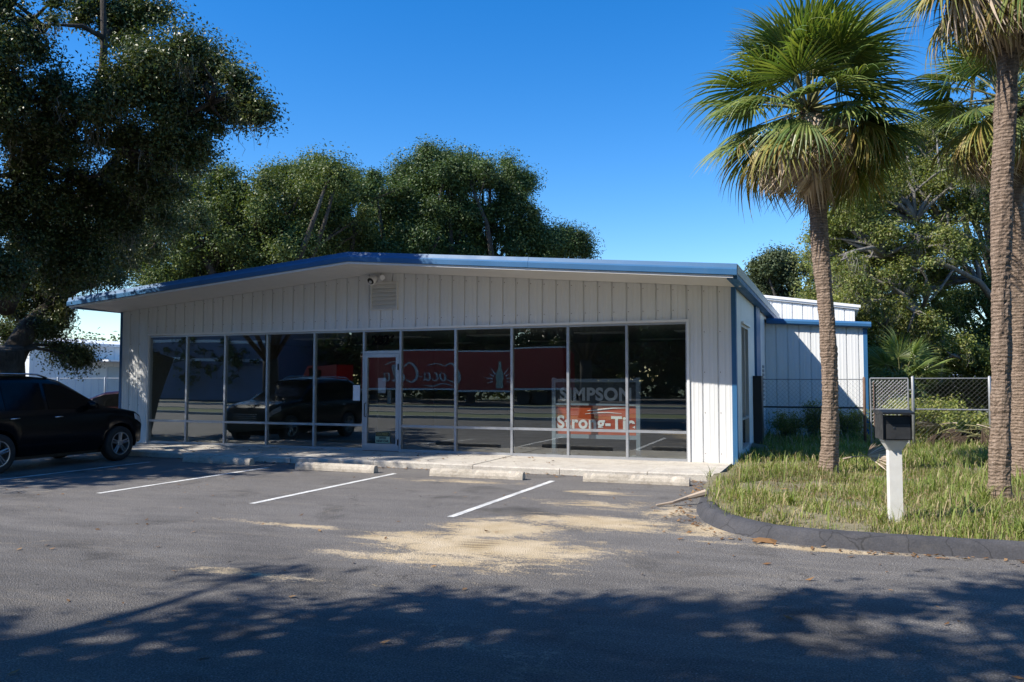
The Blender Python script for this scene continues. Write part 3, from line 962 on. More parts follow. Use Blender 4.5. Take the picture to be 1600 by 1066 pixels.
# the sign board standing behind the glass
t = thing('sign_board', 'framed sign board reading SIMPSON Strong-Tie standing behind the right hand glass', 'sign', (-4.75, 16.95, FLOOR))
sframe = pm('blue grey sign frame', (0.22, 0.28, 0.34), 0.4, 0.06, 4)
navy = pm('dark slate sign face', (0.055, 0.065, 0.075), 0.4, 0.08, 3)
orange = pm('orange red sign face', (0.46, 0.085, 0.028), 0.4, 0.12, 2.5)
pale = pm('grey sign lettering', (0.45, 0.49, 0.53), 0.5, 0.04, 4)
sx0, sx1, sy = -5.74, -3.80, 16.93
b = MB()
for x0 in (sx0, sx1 - 0.085): b.box(x0, x0 + 0.085, sy, sy + 0.10, FLOOR, 1.80)
b.box(sx0 + 0.085, sx1 - 0.085, sy + 0.003, sy + 0.097, 1.70, 1.775)
b.box(sx0 + 0.085, sx1 - 0.085, sy + 0.003, sy + 0.097, 1.205, 1.245)
b.box(sx0 + 0.085, sx1 - 0.085, sy + 0.003, sy + 0.097, 0.50, 0.585)
for x0 in (sx0 - 0.12, sx1 - 0.205): b.box(x0, x0 + 0.32, sy - 0.12, sy + 0.22, FLOOR, FLOOR + 0.04)
b.build('frame', sframe, t)
MB().box(sx0 + 0.085, sx1 - 0.085, sy + 0.04, sy + 0.06, 1.245, 1.70).build('upper_panel', navy, t)
MB().box(sx0 + 0.085, sx1 - 0.085, sy + 0.04, sy + 0.06, 0.585, 1.205).build('lower_panel', orange, t)
link('lettering', place_mesh(text_mesh('SIMPSON', 0.37, pale, 0.014, spacing=1.08), face_front(-4.77, sy + 0.034, 1.43)), t)
me = text_mesh('Strong-Tie', 0.37, M['sign_white'], 0.012, spacing=1.08)
lt = link('lettering', place_mesh(me, face_front(-4.77, sy + 0.034, 0.83)), t)
b = MB()
sw = [(-4.95, 1.09), (-4.70, 1.115), (-4.40, 1.15), (-4.05, 1.16)]
b.tube([(x, sy + 0.036, z) for x, z in sw], [0.006, 0.016, 0.012, 0.004], 6)
sw = [(-5.0, 1.02), (-4.75, 1.05), (-4.5, 1.06), (-4.2, 1.04)]
b.tube([(x, sy + 0.036, z) for x, z in sw], [0.004, 0.012, 0.010, 0.004], 6)
b.build('emblem', M['sign_white'], t)

# ================================================================== OBJECTS ON THE LOT
# wheel stops: chipped concrete bars with a rounded top
def stop_mesh(seed):
    rng = random.Random(seed)
    rows = []
    n = 26
    for k in range(n + 1):
        x = -0.90 + 1.80 * k / n
        e = 0.93 if k in (0, n) else 1.0
        chip = (0.022 if rng.random() < 0.12 else 0) + rng.uniform(0, 0.005)
        prof = [(-0.085, 0.0), (-0.083, 0.05), (-0.068, 0.108 - chip), (-0.045, 0.136 - chip), (0.0, 0.145 - chip * 0.5), (0.045, 0.138), (0.068, 0.11), (0.083, 0.05), (0.085, 0.0)]
        rows.append([(x, y * e, z * e) for y, z in prof])
    b = MB().grid(rows)
    nc = 9
    b.f.append(tuple(range(nc)))
    b.f.append(tuple(range(n * nc, n * nc + nc))[::-1])
    b.m += [0, 0]
    return b.mesh('wheel_stop', M['stop'])


ws = [(-12.10, 13.85, -0.030, 'concrete wheel stop nearest the black suv, half in tree shade'), (-8.96, 13.50, -0.02, 'darker concrete wheel stop in front of the door, mostly in shade'),
      (-5.99, 13.48, 0.012, 'sunlit concrete wheel stop between the two longest white bay lines'), (-3.16, 13.72, 0.022, 'sunlit concrete wheel stop nearest the grass corner')]
for i, (x, y, rz_, lb) in enumerate(ws):
    o = link('wheel_stop', stop_mesh(i + 3))
    o.location = (x, y, 0.003)
    o.rotation_euler = (0, 0, rz_)
    tag(o, lb, 'wheel stop', 'concrete wheel stops along the walkway')

# mailbox on a white post
mx, my = 0.61, 10.33
gz = bank_z(mx, my)
t = thing('mailbox', 'black locking mailbox on a white square post in the grass', 'mailbox', (mx, my, gz), rz=R(10))
b = MB()
b.box(-0.068, 0.068, -0.068, 0.068, -0.1, 0.80)
b.build('post', M['post'], t, world=False)
b = MB()
lo = [(-0.0685, -0.0685, 0.80), (0.0685, -0.0685, 0.80), (0.0685, 0.0685, 0.80), (-0.0685, 0.0685, 0.80)]
hi = [(-0.125, -0.115, 0.905), (0.125, -0.115, 0.905), (0.125, 0.115, 0.905), (-0.125, 0.115, 0.905)]
b.prism(lo, hi)
b.box(-0.126, 0.126, -0.117, 0.117, 0.906, 0.922)
b.build('bracket', M['post'], t, world=False)
b = MB()
b.box(-0.145, 0.145, -0.15, 0.20, 0.923, 1.19)
b.box(-0.152, -0.1455, -0.172, 0.20, 0.926, 1.21)
b.box(0.1455, 0.152, -0.172, 0.20, 0.926, 1.21)
b.build('box', M['black_metal'], t, world=False)
b = MB()
b.prism([(-0.168, -0.25, 1.215), (-0.168, 0.215, 1.215), (-0.168, 0.215, 1.255), (-0.168, -0.03, 1.262), (-0.168, -0.25, 1.235)],
        [(0.168, -0.25, 1.215), (0.168, 0.215, 1.215), (0.168, 0.215, 1.255), (0.168, -0.03, 1.262), (0.168, -0.25, 1.235)])
b.build('lid', M['black_metal'], t, world=False)
b = MB().box(-0.112, 0.138, -0.168, -0.151, 0.935, 1.10)
dr = b.build('front_door', pm('scuffed black door', (0.032, 0.033, 0.035), 0.5, 0.25, 9, bump=0.08), t, world=False)
MB().tube([(-0.035, -0.169, 1.065), (-0.035, -0.176, 1.065)], [0.011, 0.010], 10).build('lock', M['chrome'], dr)

# ------------------------------------------------------------------ black suv in the left bay
def car_builder(name, label, loc, rz_, L, prof, belt, wheels, half_w, roof_w, paint, wr=0.37, windows=(), glass=None, rails=True, ws_range=(2.5, 3.42), rear_glass=None, zb0=0.28):
    t = thing(name, label, 'car', loc, rz=rz_)
    px_, pz_ = [p[0] for p in prof], [p[1] for p in prof]
    wsx, wsv = (0, .10, .5, L * .8, L - .35, L - .12, L), (.84, .93, 1, 1, .95, .85, .70)
    arch = wr + 0.065

    def sec(s):
        rf = float(np.interp(s, px_, pz_))
        w = half_w * float(np.interp(s, wsx, wsv))
        bl = min(belt, rf - 0.05)
        zb = zb0 + (0.10 if s > L - 0.25 or s < 0.2 else 0.0)
        for wc in wheels:
            d = abs(s - wc)
            if d < arch: zb = max(zb, wr * 0.9 + math.sqrt(arch * arch - d * d))
        g = max(0.0, min(1.0, (rf - bl) / 0.62))
        w6 = w * 0.955 * (1 - g) + min(roof_w, w * 0.9) * g
        p = [(0, zb), (w * 0.90, zb), (w * 0.975, max(zb + 0.03, zb0 + 0.12)), (w, max(0.70, zb + 0.05)), (w * 0.985, max(bl - 0.09, zb + 0.09)), (w * 0.962, max(bl, zb + .1)), (w6, bl + (rf - bl) * 0.86), (w6 - 0.09, bl + (rf - bl) * 0.975), (w6 * 0.45, rf), (0, rf + 0.004)]
        return p

    ss = sorted(set([round(x, 4) for x in np.linspace(0, L, 70)] + [round(wc + arch * math.cos(a), 4) for wc in wheels for a in np.linspace(0, math.pi, 19)] + px_))
    ss = [s for s in ss if 0 <= s <= L]
    rows = []
    for s in ss:
        p = sec(s)
        rows.append([(x, s, z) for x, z in p] + [(-x, s, z) for x, z in p[::-1][1:-1]])
    b = MB().grid(rows, close=True)
    nc = len(rows[0])
    b.f += [tuple(range(nc)), tuple(range((len(ss) - 1) * nc, len(ss) * nc))[::-1]]
    b.m += [0, 0]
    b.f = [q[::-1] for q in b.f]
    body = b.build('body', paint, t, smooth=True, world=False)

    def patch(s0, s1, i0, i1, t0, t1, sgn, off=0.008, n=14, trim=0.0):
        rows = []
        for k in range(n + 1):
            s = s0 + (s1 - s0) * k / n
            p = sec(s)
            a, c = Vector((p[i0][0], s, p[i0][1])), Vector((p[i1][0], s, p[i1][1]))
            d = (c - a)
            nn = Vector((d.z, 0, -d.x)).normalized() if d.length > 1e-4 else Vector((1, 0, 0))
            q = [a + d * (t0 + (t1 - t0) * j / 3) + nn * off for j in range(4)]
            rows.append([(v.x * sgn, v.y, v.z) for v in q])
        return rows

    for sgn in (1, -1):
        for (a, c) in windows:
            MB().grid(patch(a, c, 5, 6, 0.07, 0.93, sgn)).build('side_glass', glass, t, smooth=True, world=False)

    def across(s0, s1, frac, off, n=14):
        rows = []
        for k in range(n + 1):
            s = s0 + (s1 - s0) * k / n
            p = sec(s)
            xs_ = [(-p[7][0] * frac, p[7][1]), (-p[8][0], p[8][1]), (0, p[9][1]), (p[8][0], p[8][1]), (p[7][0] * frac, p[7][1])]
            rows.append([(x, s, z + off) for x, z in xs_])
        return rows

    MB().grid(across(ws_range[0], ws_range[1], 0.98, 0.010)).build('windscreen', M['clearglass'] if glass is not M['carglass'] else M['carglass'], t, smooth=True, world=False)
    if rear_glass: MB().grid(across(rear_glass[0], rear_glass[1], 0.9, 0.012)).build('rear_glass', glass, t, smooth=True, world=False)
    # wheels
    b = MB()
    rt_ = [(-0.11, wr * 0.63), (-0.12, wr * 0.72), (-0.118, wr * 0.90), (-0.095, wr * 0.985), (-0.05, wr), (0.05, wr), (0.095, wr * 0.985), (0.118, wr * 0.90), (0.12, wr * 0.72), (0.11, wr * 0.63)]
    ringn = 36
    b.grid([[(x, r * math.cos(2 * math.pi * k / ringn), r * math.sin(2 * math.pi * k / ringn)) for x, r in rt_] for k in range(ringn)] + [[(x, r, 0) for x, r in rt_]])
    tyre = b.mesh('wheel', M['rubber'], True)
    b = MB()
    b.grid([[(x, r * math.cos(2 * math.pi * k / ringn), r * math.sin(2 * math.pi * k / ringn)) for x, r in ((0.10, wr * 0.66), (0.115, wr * 0.655), (0.112, wr * 0.60), (0.03, wr * 0.57), (-0.06, wr * 0.6))] for k in range(ringn + 1)])
    for k in range(5):
        for da in (-0.13, 0.13):
            a = 2 * math.pi * k / 5 + 0.3
            c0, c1 = Vector((0.085, 0.05 * math.cos(a + da * 3), 0.05 * math.sin(a + da * 3))), Vector((0.105, wr * 0.61 * math.cos(a + da), wr * 0.61 * math.sin(a + da)))
            b.tube([c0, c1], [0.024, 0.018], 6)
    b.tube([(0.06, 0, 0), (0.10, 0, 0), (0.11, 0, 0)], [0.075, 0.07, 0.04], 16)
    rim = b.mesh('rim', M['rim'])
    b = MB().tube([(-0.05, 0, 0), (0.0, 0, 0)], wr * 0.58, 24)
    disc = b.mesh('brake_disc', M['black'])
    for wc in wheels:
        for sgn in (1, -1):
            w = link('wheel', tyre, t, False)
            w.location = (sgn * (half_w - 0.125), wc, wr)
            w.rotation_euler = (0, 0, 0 if sgn > 0 else math.pi)
            link('rim', rim, w, False)
            link('brake_disc', disc, w, False)
    for sgn in (1, -1):
        for s in windows[:-1] if len(windows) > 2 else windows:
            s_ = s[0] + 0.16 if s is not windows[0] else s[0] + 0.2
            z = belt - 0.12
            p = sec(s_)
            x = p[4][0] + 0.012
            MB().tube([(sgn * (x - 0.02), s_ - 0.10, z), (sgn * (x + 0.02), s_ - 0.08, z + 0.004), (sgn * (x + 0.02), s_ + 0.08, z + 0.006), (sgn * (x - 0.02), s_ + 0.10, z + 0.004)], 0.013, 8).build('door_handle', M['chrome'], t, smooth=True, world=False)
        # mirror
        sm = windows[0][1] - 0.30
        p = sec(sm)
        x = p[5][0]
        MB().tube([(sgn * (x - 0.02), sm, belt + 0.03), (sgn * (x + 0.08), sm - 0.01, belt + 0.09), (sgn * (x + 0.15), sm - 0.02, belt + 0.10), (sgn * (x + 0.23), sm - 0.03, belt + 0.09)], [0.03, 0.085, 0.095, 0.05], 10).build('mirror', paint, t, smooth=True, world=False)
        if rails:
            pts = []
            for s in np.linspace(0.55, 2.25, 9):
                p = sec(s)
                e = 0.0 if s in (0.55, 2.25) else 0.05
                pts.append((sgn * (p[7][0] + 0.02), s, p[7][1] + e))
            MB().tube(pts, 0.018, 8).build('roof_rail', M['chrome'], t, smooth=True, world=False)
        MB().grid(patch(L - 0.42, L - 0.06, 4, 5, -0.4, 1.0, sgn, 0.006)).build('headlight', M['lamp'], t, smooth=True, world=False)
        MB().grid(patch(0.02, 0.20, 4, 5, -1.6, 0.9, sgn, 0.006)).build('tail_light', M['redlamp'], t, smooth=True, world=False)
    # bumpers and grille
    wf = half_w * 0.72
    b = MB().prism([(-wf * 1.18, L - 0.20, 0.36), (wf * 1.18, L - 0.20, 0.36), (wf * 1.18, L - 0.20, 0.58), (-wf * 1.18, L - 0.20, 0.58)], [(-wf * 0.9, L + 0.05, 0.38), (wf * 0.9, L + 0.05, 0.38), (wf * 0.9, L + 0.05, 0.56), (-wf * 0.9, L + 0.05, 0.56)])
    b.build('bumper', M['black'], t, world=False)
    b = MB()
    for k in range(4): b.box(-0.42, 0.42, L - 0.03, L + 0.022, 0.62 + k * 0.055, 0.645 + k * 0.055)
    b.build('grille', M['chrome'], t, world=False)
    b = MB().box(-half_w * 0.84, half_w * 0.84, -0.05, 0.09, 0.42, 0.64)
    b.build('bumper', M['black'], t, world=False)
    b = MB().box(-half_w * 0.7, half_w * 0.7, 0.5, L - 0.5, 0.2, 0.40)
    b.build('underbody', M['black'], t, world=False)
    return t


suv_prof = [(0, .92), (.03, 1.00), (.10, 1.10), (.22, 1.50), (.36, 1.735), (.60, 1.80), (1.2, 1.835), (1.9, 1.83), (2.30, 1.80), (2.52, 1.745), (2.9, 1.53), (3.3, 1.28), (3.48, 1.185), (3.9, 1.135), (4.3, 1.06), (4.52, .97), (4.64, .86), (4.70, .62)]
car_builder('suv', 'black suv with chrome door handles parked nose in at the left bay', (-15.33, 9.65, 0), R(1.5), 4.70, suv_prof, 1.13, (1.0, 3.86), 0.965, 0.70, M['carpaint'], 0.375,
            [(2.08, 3.30), (1.16, 2.00), (0.36, 1.08)], M['carglass'], True, (2.56, 3.42), (0.12, 0.34))
sed_prof = [(0, .78), (.05, .92), (.3, 1.02), (.75, 1.08), (1.45, 1.40), (1.9, 1.45), (2.5, 1.43), (3.35, 1.02), (3.7, .96), (4.3, .86), (4.5, .72), (4.56, .55)]
car_builder('sedan', 'dark red sedan parked beyond the suv at the end of the building', (-22.3, 18.6, 0), R(-62), 4.56, sed_prof, 0.93, (0.9, 3.65), 0.89, 0.60, M['redpaint'], 0.33,
            [(2.05, 3.10), (1.15, 1.98)], M['carglass'], False, (2.55, 3.32), (0.8, 1.4), 0.22)

# ------------------------------------------------------------------ chain link fences
def link_mesh(b, p0, ux, x1, z0, z1, step=0.085, r=0.0032):
    """diamond wire between u = 0..x1 along ux"""
    def P(u, z, o): return (p0[0] + ux[0] * u - ux[1] * o, p0[1] + ux[1] * u + ux[0] * o, z)
    H = z1 - z0
    n = int((x1 + H) / step) + 1
    for k in range(n):
        c = k * step - H
        a0, a1 = max(0.0, c), min(x1, c + H)
        if a1 - a0 < 0.01: continue
        b.tube([P(a0, z0 + a0 - c, 0.003), P(a1, z0 + a1 - c, 0.003)], r, 3, False)
        b.tube([P(a0, z1 - (a0 - c), -0.003), P(a1, z1 - (a1 - c), -0.003)], r, 3, False)


def fence(label, p0, ang, length, posts, z1=1.78, top=True, mid=1.09, z0=0.1, post_mat=None, group='chain link fencing'):
    ux = (math.cos(ang), math.sin(ang))
    t = thing('chain_link_fence', label, 'fence', (p0[0], p0[1], z0), group)
    b = MB()
    link_mesh(b, p0, ux, length, z0 + 0.02, z1, 0.11, 0.0015)
    b.build('mesh', M['wire'], t)
    for u in posts:
        x, y = p0[0] + ux[0] * u, p0[1] + ux[1] * u
        b = MB().tube([(x, y, z0 - 0.2), (x, y, z1 + 0.03), (x, y, z1 + 0.06)], [0.035, 0.035, 0.012], 12)
        b.build('post', post_mat or M['galv'], t, smooth=True)
    P = lambda u, z: (p0[0] + ux[0] * u - ux[1] * 0.03, p0[1] + ux[1] * u + ux[0] * 0.03, z)
    if mid: MB().tube([P(0, mid), P(length, mid)], 0.021, 8).build('rail', M['galv'] if ang else M['black_metal'], t)
    if top: MB().tube([P(0, z1), P(length, z1)], 0.012, 8).build('rail', M['galv'], t)
    return t


FYP = 21.85
fence('chain link fence with a rusty end post in front of the white wing', (-1.74, FYP), 0.0, 2.40, (2.40,), 1.77, True, 1.07, post_mat=M['rust'])
t = thing('fence_gate', 'narrow galvanised chain link gate between two posts behind the mailbox', 'gate', (0.80, FYP, 0.1))
b = MB()
link_mesh(b, (0.82, FYP), (1, 0), 0.80, 0.17, 1.76, 0.085, 0.0034)
b.build('mesh', M['galv'], t)
b = MB()
for pts in ([(0.80, FYP, 0.13), (0.80, FYP, 1.79)], [(1.63, FYP, 0.13), (1.63, FYP, 1.79)], [(0.80, FYP, 1.79), (1.63, FYP, 1.79)], [(0.80, FYP, 1.04), (1.63, FYP, 1.04)], [(0.80, FYP, 0.14), (1.63, FYP, 0.14)]): b.tube(pts, 0.021, 8)
b.build('gate_frame', M['galv'], t)
b = MB().tube([(0.87, FYP - 0.03, 0.3), (0.87, FYP - 0.03, 1.7)], 0.012, 6)
b.build('hinge_bar', M['rust'], t)
b = MB()
for z in (0.35, 0.9, 1.5): b.box(1.60, 1.73, FYP - 0.03, FYP + 0.03, z, z + 0.03)
b.build('latch', M['galv'], t)
fence('long chain link fence right of the gate in front of the weeds', (1.73, FYP), R(3), 12.0, (0.0, 1.63, 4.6, 7.6, 10.6), 1.79, True, 1.05)
fence('far chain link fence crossing behind the suv to the building corner', (-46, 27.5), R(-1.2), 28.0, tuple(np.arange(1.2, 28, 2.95)), 1.86, True, None, 0.0)

# far left building and the shed behind the fence at right
fb = thing('far_building', 'long white metal building with an awning seen under the left oak', 'building', (-46, 36, 0))
cx_, cy_ = -45.7, 35.7
b = MB()
b.grid(ribbed(cy_, 75, 0, 4.05, lambda u, d, z: (cx_ - d, u, z), 0.6, 0.03, True))
b.grid(ribbed(-75, cx_, 0, lambda u: 4.05, lambda u, d, z: (u, cy_ + d, z), 0.6, 0.03))
b.box(-75, cx_ - 0.05, cy_ + 0.05, 74.9, 0, 4.0)
b.build('wall', M['wall'], fb)
b = MB()
b.prism([(-75, cy_ - 0.3, 4.05), (cx_ + 0.3, cy_ - 0.3, 4.05), (cx_ + 0.3, cy_ - 0.3, 4.22), (-60, cy_ - 0.3, 5.3)], [(-75, 76, 4.05), (cx_ + 0.3, 76, 4.05), (cx_ + 0.3, 76, 4.22), (-60, 76, 5.3)])
b.build('roof', M['white_trim'], fb)
MB().box(cx_ + 0.01, cx_ + 1.7, 40.0, 60, 3.02, 3.14).build('awning', M['white_trim'], fb)
for y in (41.2, 46, 51): MB().tube([(cx_ + 1.6, y, 0), (cx_ + 1.6, y, 3.02)], 0.06, 8).build('awning_post', M['black_metal'], fb)
MB().box(cx_ + 0.004, cx_ + 0.04, 41.5, 58, 0.2, 2.7).build('shopfront', M['eave'], fb)
sh = thing('shed', 'pale grey shed half hidden behind weeds and the right hand fence', 'shed', (6.5, 47, 0.1))
b = MB()
b.grid(ribbed(4.9, 9.2, 0.1, 1.85, lambda u, d, z: (u, 45.0 + d, z)))
b.box(4.92, 9.18, 45.04, 48, 0.1, 1.84)
b.build('wall', pm('grey shed siding', (0.38, 0.42, 0.50), 0.5, 0.1, 1.2), sh)
b = MB().prism([(4.7, 44.8, 1.85), (9.4, 44.8, 1.85), (9.4, 44.8, 1.93), (4.7, 44.8, 1.93)], [(4.7, 48.2, 2.2), (9.4, 48.2, 2.2), (9.4, 48.2, 2.28), (4.7, 48.2, 2.28)])
b.build('roof', M['roof'], sh)

# ================================================================== VEGETATION
def unit(n, rng):
    v = rng.normal(size=(n, 3))
    return v / np.linalg.norm(v, axis=1, keepdims=True)


def leaves(cent, rad, n, size, rng, flat=0.85, aspect=0.5, out=0.6, wt=None):
    """n rhombic leaves spread through ellipsoid clumps"""
    k = len(cent)
    w = rad ** 1.7 * (1 if wt is None else wt)
    idx = rng.choice(k, n, p=w / w.sum())
    d = unit(n, rng)
    u = np.minimum(np.abs(rng.normal(size=n)) * 0.60 + 0.10, 1.25 + 0.15 * rng.random(n))
    off = d * (u * rad[idx])[:, None] + rng.normal(size=(n, 3)) * 0.05
    off[:, 2] *= flat
    pos = cent[idx] + off
    nrm = d * out + unit(n, rng) * 0.8 + np.array([0, 0, 0.45])
    nrm /= np.linalg.norm(nrm, axis=1, keepdims=True)
    a = np.cross(nrm, unit(n, rng))
    a /= np.linalg.norm(a, axis=1, keepdims=True) + 1e-9
    c = np.cross(nrm, a)
    L = (size * (0.6 + 0.8 * rng.random(n)))[:, None]
    Wd = L * aspect
    fold = nrm * L * 0.12
    V = np.stack([pos - a * L * 0.5, pos + c * Wd * 0.5 + fold, pos + a * L * 0.5, pos - c * Wd * 0.5 + fold], axis=1)
    return V


def tree(name, label, base, lobes, n_leaf, leaf, mat, bark, seed, trunk_r=0.3, fork=None, clump=0.55, dens=1.0, cat='tree', group=None, lean=(0, 0), moss=0, limb_r=0.45, twig=0.02, extra_limbs=()):
    """lobes: (x, y, z, r) masses of the crown; limbs run from the fork to each and twigs to every clump"""
    rng = np.random.default_rng(seed)
    base = Vector(base)
    t = thing(name, label, cat, base, group)
    fork = Vector(fork) if fork else base + Vector((lean[0], lean[1], 2.6))
    b = MB()
    mid = base.lerp(fork, 0.5) + Vector((rng.normal() * 0.08, rng.normal() * 0.08, 0))
    b.tube([base - Vector((0, 0, 0.15)), base + Vector((0, 0, 0.25)), mid, fork], [trunk_r * 1.35, trunk_r * 1.08, trunk_r * 0.92, trunk_r * 0.85], 12)
    cs, rs, wts = [], [], []
    for (x, y, z, r, *dn) in lobes:
        dn = dn[0] if dn else 1.0
        L = Vector((x, y, z))
        fk = min([fork] + [p_ for P_, _ in extra_limbs for p_ in P_[1:] if p_.z < z + 0.3], key=lambda p_: (p_ - L).length)
        d = L - fk
        side = Vector((rng.normal(), rng.normal(), 0)) * 0.12 * d.length
        pts = [fk - ((fork - mid) * 0.15 if fk is fork else d * 0.0), fk + d * 0.35 + side + Vector((0, 0, 0.06 * d.length)), fk + d * 0.7 + side * 0.6 + Vector((0, 0, 0.04 * d.length)), L]
        b.tube(pts, [trunk_r * limb_r * 1.3, trunk_r * limb_r, trunk_r * limb_r * 0.55, trunk_r * limb_r * 0.25], 7)
        k = max(4, int(dens * dn * 4.6 * (r / clump) ** 2 * 0.6))
        dd = unit(k, rng)
        u = 0.35 + 0.80 * rng.random(k) ** 0.8
        c = np.array(L) + dd * (u * r)[:, None] * np.array([1, 1, 0.85])
        rr = clump * (0.35 + 1.0 * rng.random(k) ** 1.5)
        cs.append(c)
        rs.append(rr)
        wts.append(np.full(k, 0.6 + 0.4 * dn) * (0.5 + rng.random(k)))
        for q in range(k):
            p = Vector(c[q])
            s = pts[3].lerp(pts[2], rng.random() * 0.8)
            m_ = s.lerp(p, 0.55) + Vector((rng.normal(), rng.normal(), rng.normal())) * 0.10 * r
            b.tube([s, m_, p], [twig * 1.6 * (0.6 + r), twig * (0.6 + r), twig * 0.5], 4, False)
    for pts, rad in extra_limbs: b.tube(pts, rad, 8)
    b.build('trunk', bark, t, smooth=True)
    C_, R_ = np.concatenate(cs), np.concatenate(rs)
    link('crown', quads('crown', leaves(C_, R_, n_leaf, leaf, rng, wt=np.concatenate(wts)), mat), t)
    if moss:
        n = moss
        i = rng.choice(len(C_), n // 14)
        V = []
        for q in i:
            st = C_[q] - np.array([0, 0, R_[q] * 0.4])
            LL = 0.25 + rng.random() * 0.55
            for _ in range(14):
                p = st + rng.normal(size=3) * np.array([0.14, 0.14, 0.1])
                nn = 4
                wdt = 0.005 + 0.008 * rng.random()
                pts = [p + np.array([rng.normal() * 0.02 * k, rng.normal() * 0.02 * k, -LL * (0.5 + 0.5 * rng.random()) * k / nn]) for k in range(nn + 1)]
                a = rng.random() * 6.28
                sd = np.array([math.cos(a), math.sin(a), 0]) * wdt
                for k in range(nn):
                    w0, w1 = 1 - 0.2 * k, 1 - 0.2 * (k + 1)
                    V.append([pts[k] - sd * w0, pts[k] + sd * w0, pts[k + 1] + sd * w1, pts[k + 1] - sd * w1])
        link('moss', quads('moss', np.array(V), M['moss']), t)
    return t


def PL(lst, depth, jit=0.0, seed=0, sat=0):
    """crown masses given as lines of sight with a distance of their own"""
    rng = random.Random(seed)
    out = []
    for px, py, rp, *dn in lst:
        d = depth + rng.uniform(-jit, jit)
        p = at(px, py, d)
        out.append((p.x, p.y, p.z, rp * d / F_PX, *dn))
        for _ in range(sat):
            a, r2 = rng.uniform(-0.6, 3.7), rp * rng.uniform(0.25, 0.5)
            q = at(px + math.cos(a) * rp * 1.02, py - math.sin(a) * rp * 0.95, d + rng.uniform(-1, 1))
            out.append((q.x, q.y, q.z, r2 * d / F_PX, 0.75))
    return out


# the big live oak at the left end of the building
lob = PL([(40, 40, 80), (150, 25, 75), (235, 30, 45), (30, 150, 90), (120, 165, 80), (205, 150, 70)], 17, 1.5, 1) + \
      PL([(285, 125, 52), (335, 115, 48), (375, 135, 40), (398, 165, 24), (310, 175, 45), (350, 190, 38), (322, 215, 26), (255, 120, 45), (270, 190, 50), (300, 235, 36), (255, 245, 45), (290, 70, 22, .5)], 17, 0.8, 2) + \
      PL([(30, 260, 85), (120, 270, 85), (205, 250, 66), (235, 310, 45), (40, 350, 70), (20, 420, 30)], 18, 1.6, 3) + \
      PL([(130, 350, 66), (205, 355, 55), (85, 410, 34), (250, 375, 38), (190, 400, 30), (280, 330, 40)], 23.5, 0.8, 33) + \
      PL([(60, 390, 50), (110, 385, 48), (160, 375, 45), (25, 440, 38), (115, 430, 30, .7), (150, 425, 24, .6), (60, 455, 26, .7)], 21.5, 0.6, 34) + \
      PL([(92, 385, 44), (138, 360, 40), (85, 435, 22), (175, 335, 44), (215, 300, 40), (105, 410, 28, .7), (150, 390, 26, .6)], 18.4, 0.5, 35) + \
      PL([(45, 500, 26, .6), (90, 500, 22, .6), (15, 520, 24, .6)], 22.5, 0.5, 36) + \
      PL([(25, 480, 28, .5), (65, 510, 20, .5), (108, 545, 15, .5), (100, 480, 18, .4), (125, 560, 10, .4)], 22, 0.8, 4)
tb = at(6, 640, 20.5)
fk = at(12, 545, 20)
tree('oak_tree', 'huge dark live oak towering over the suv at the left edge', (tb.x, tb.y, 0), lob, 420000, 0.072, M['oak'], M['oak_bark'], 11, 0.42, fk, 0.5, 1.0, 'tree', None, moss=1400, limb_r=0.11,
     extra_limbs=[([at(10, 575, 20.3), at(45, 510, 21), at(95, 465, 22), at(130, 442, 22.8), at(185, 400, 23.5), at(240, 340, 24)], [0.34, 0.24, 0.17, 0.14, 0.10, 0.05]),
                  ([at(2, 480, 20), at(30, 430, 19.6), at(58, 380, 19), at(65, 250, 18.4)], [0.30, 0.24, 0.18, 0.1]),
                  ([at(65, 250, 18.4), at(120, 190, 17.8), at(160, 120, 17), at(163, 60, 17), at(160, -20, 17)], [0.11, 0.10, 0.085, 0.07, 0.05]), ([at(95, 455, 22), at(110, 330, 19.5), at(190, 240, 18), at(270, 190, 17.2), at(330, 160, 17)], [0.15, 0.13, 0.10, 0.07, 0.04])])
# oaks behind the building
lob = PL([(300, 290, 42), (345, 330, 70), (300, 385, 55), (385, 285, 45), (400, 360, 75), (455, 275, 42), (490, 285, 36), (470, 345, 65), (520, 330, 40), (350, 420, 60), (440, 415, 60), (520, 400, 45), (265, 330, 35), (280, 420, 50), (330, 370, 60), (430, 320, 50), (540, 370, 40), (375, 420, 50), (240, 385, 42), (255, 425, 40), (225, 345, 38), (262, 290, 32), (215, 420, 30), (290, 260, 26)], 34, 2.5, 5, 2)
p = at(390, 600, 35)
tree('oak_tree', 'olive green oak with wispy top rising behind the left half of the roof', (p.x, p.y, 0), lob, 290000, 0.102, M['oak_lit'], M['oak_bark'], 12, 0.34, None, 0.75, 1.25, group='oaks rising behind the roof')
lob = PL([(570, 310, 36), (610, 330, 40), (545, 350, 38), (590, 380, 50), (645, 380, 42), (560, 405, 40), (540, 300, 30), (600, 295, 26), (520, 380, 40), (620, 400, 40)], 38, 1.5, 6, 2)
p = at(590, 600, 39)
tree('oak_tree', 'smaller dark oak filling the gap left of the roof ridge trees', (p.x, p.y, 0), lob, 120000, 0.104, M['oak_back'], M['oak_bark'], 13, 0.35, None, 0.7, 0.9, group='oaks rising behind the roof')
lob = PL([(672, 275, 36), (700, 255, 30), (645, 300, 32), (730, 275, 36), (715, 320, 55), (660, 350, 52), (735, 370, 50), (690, 395, 45), (630, 340, 26)], 40, 2, 7, 2)
p = at(700, 600, 41)
tree('oak_tree', 'tallest deep green oak behind the middle of the roof', (p.x, p.y, 0), lob, 200000, 0.106, M['oak_back'], M['oak_bark'], 14, 0.42, None, 0.75, 1.0, group='oaks rising behind the roof')
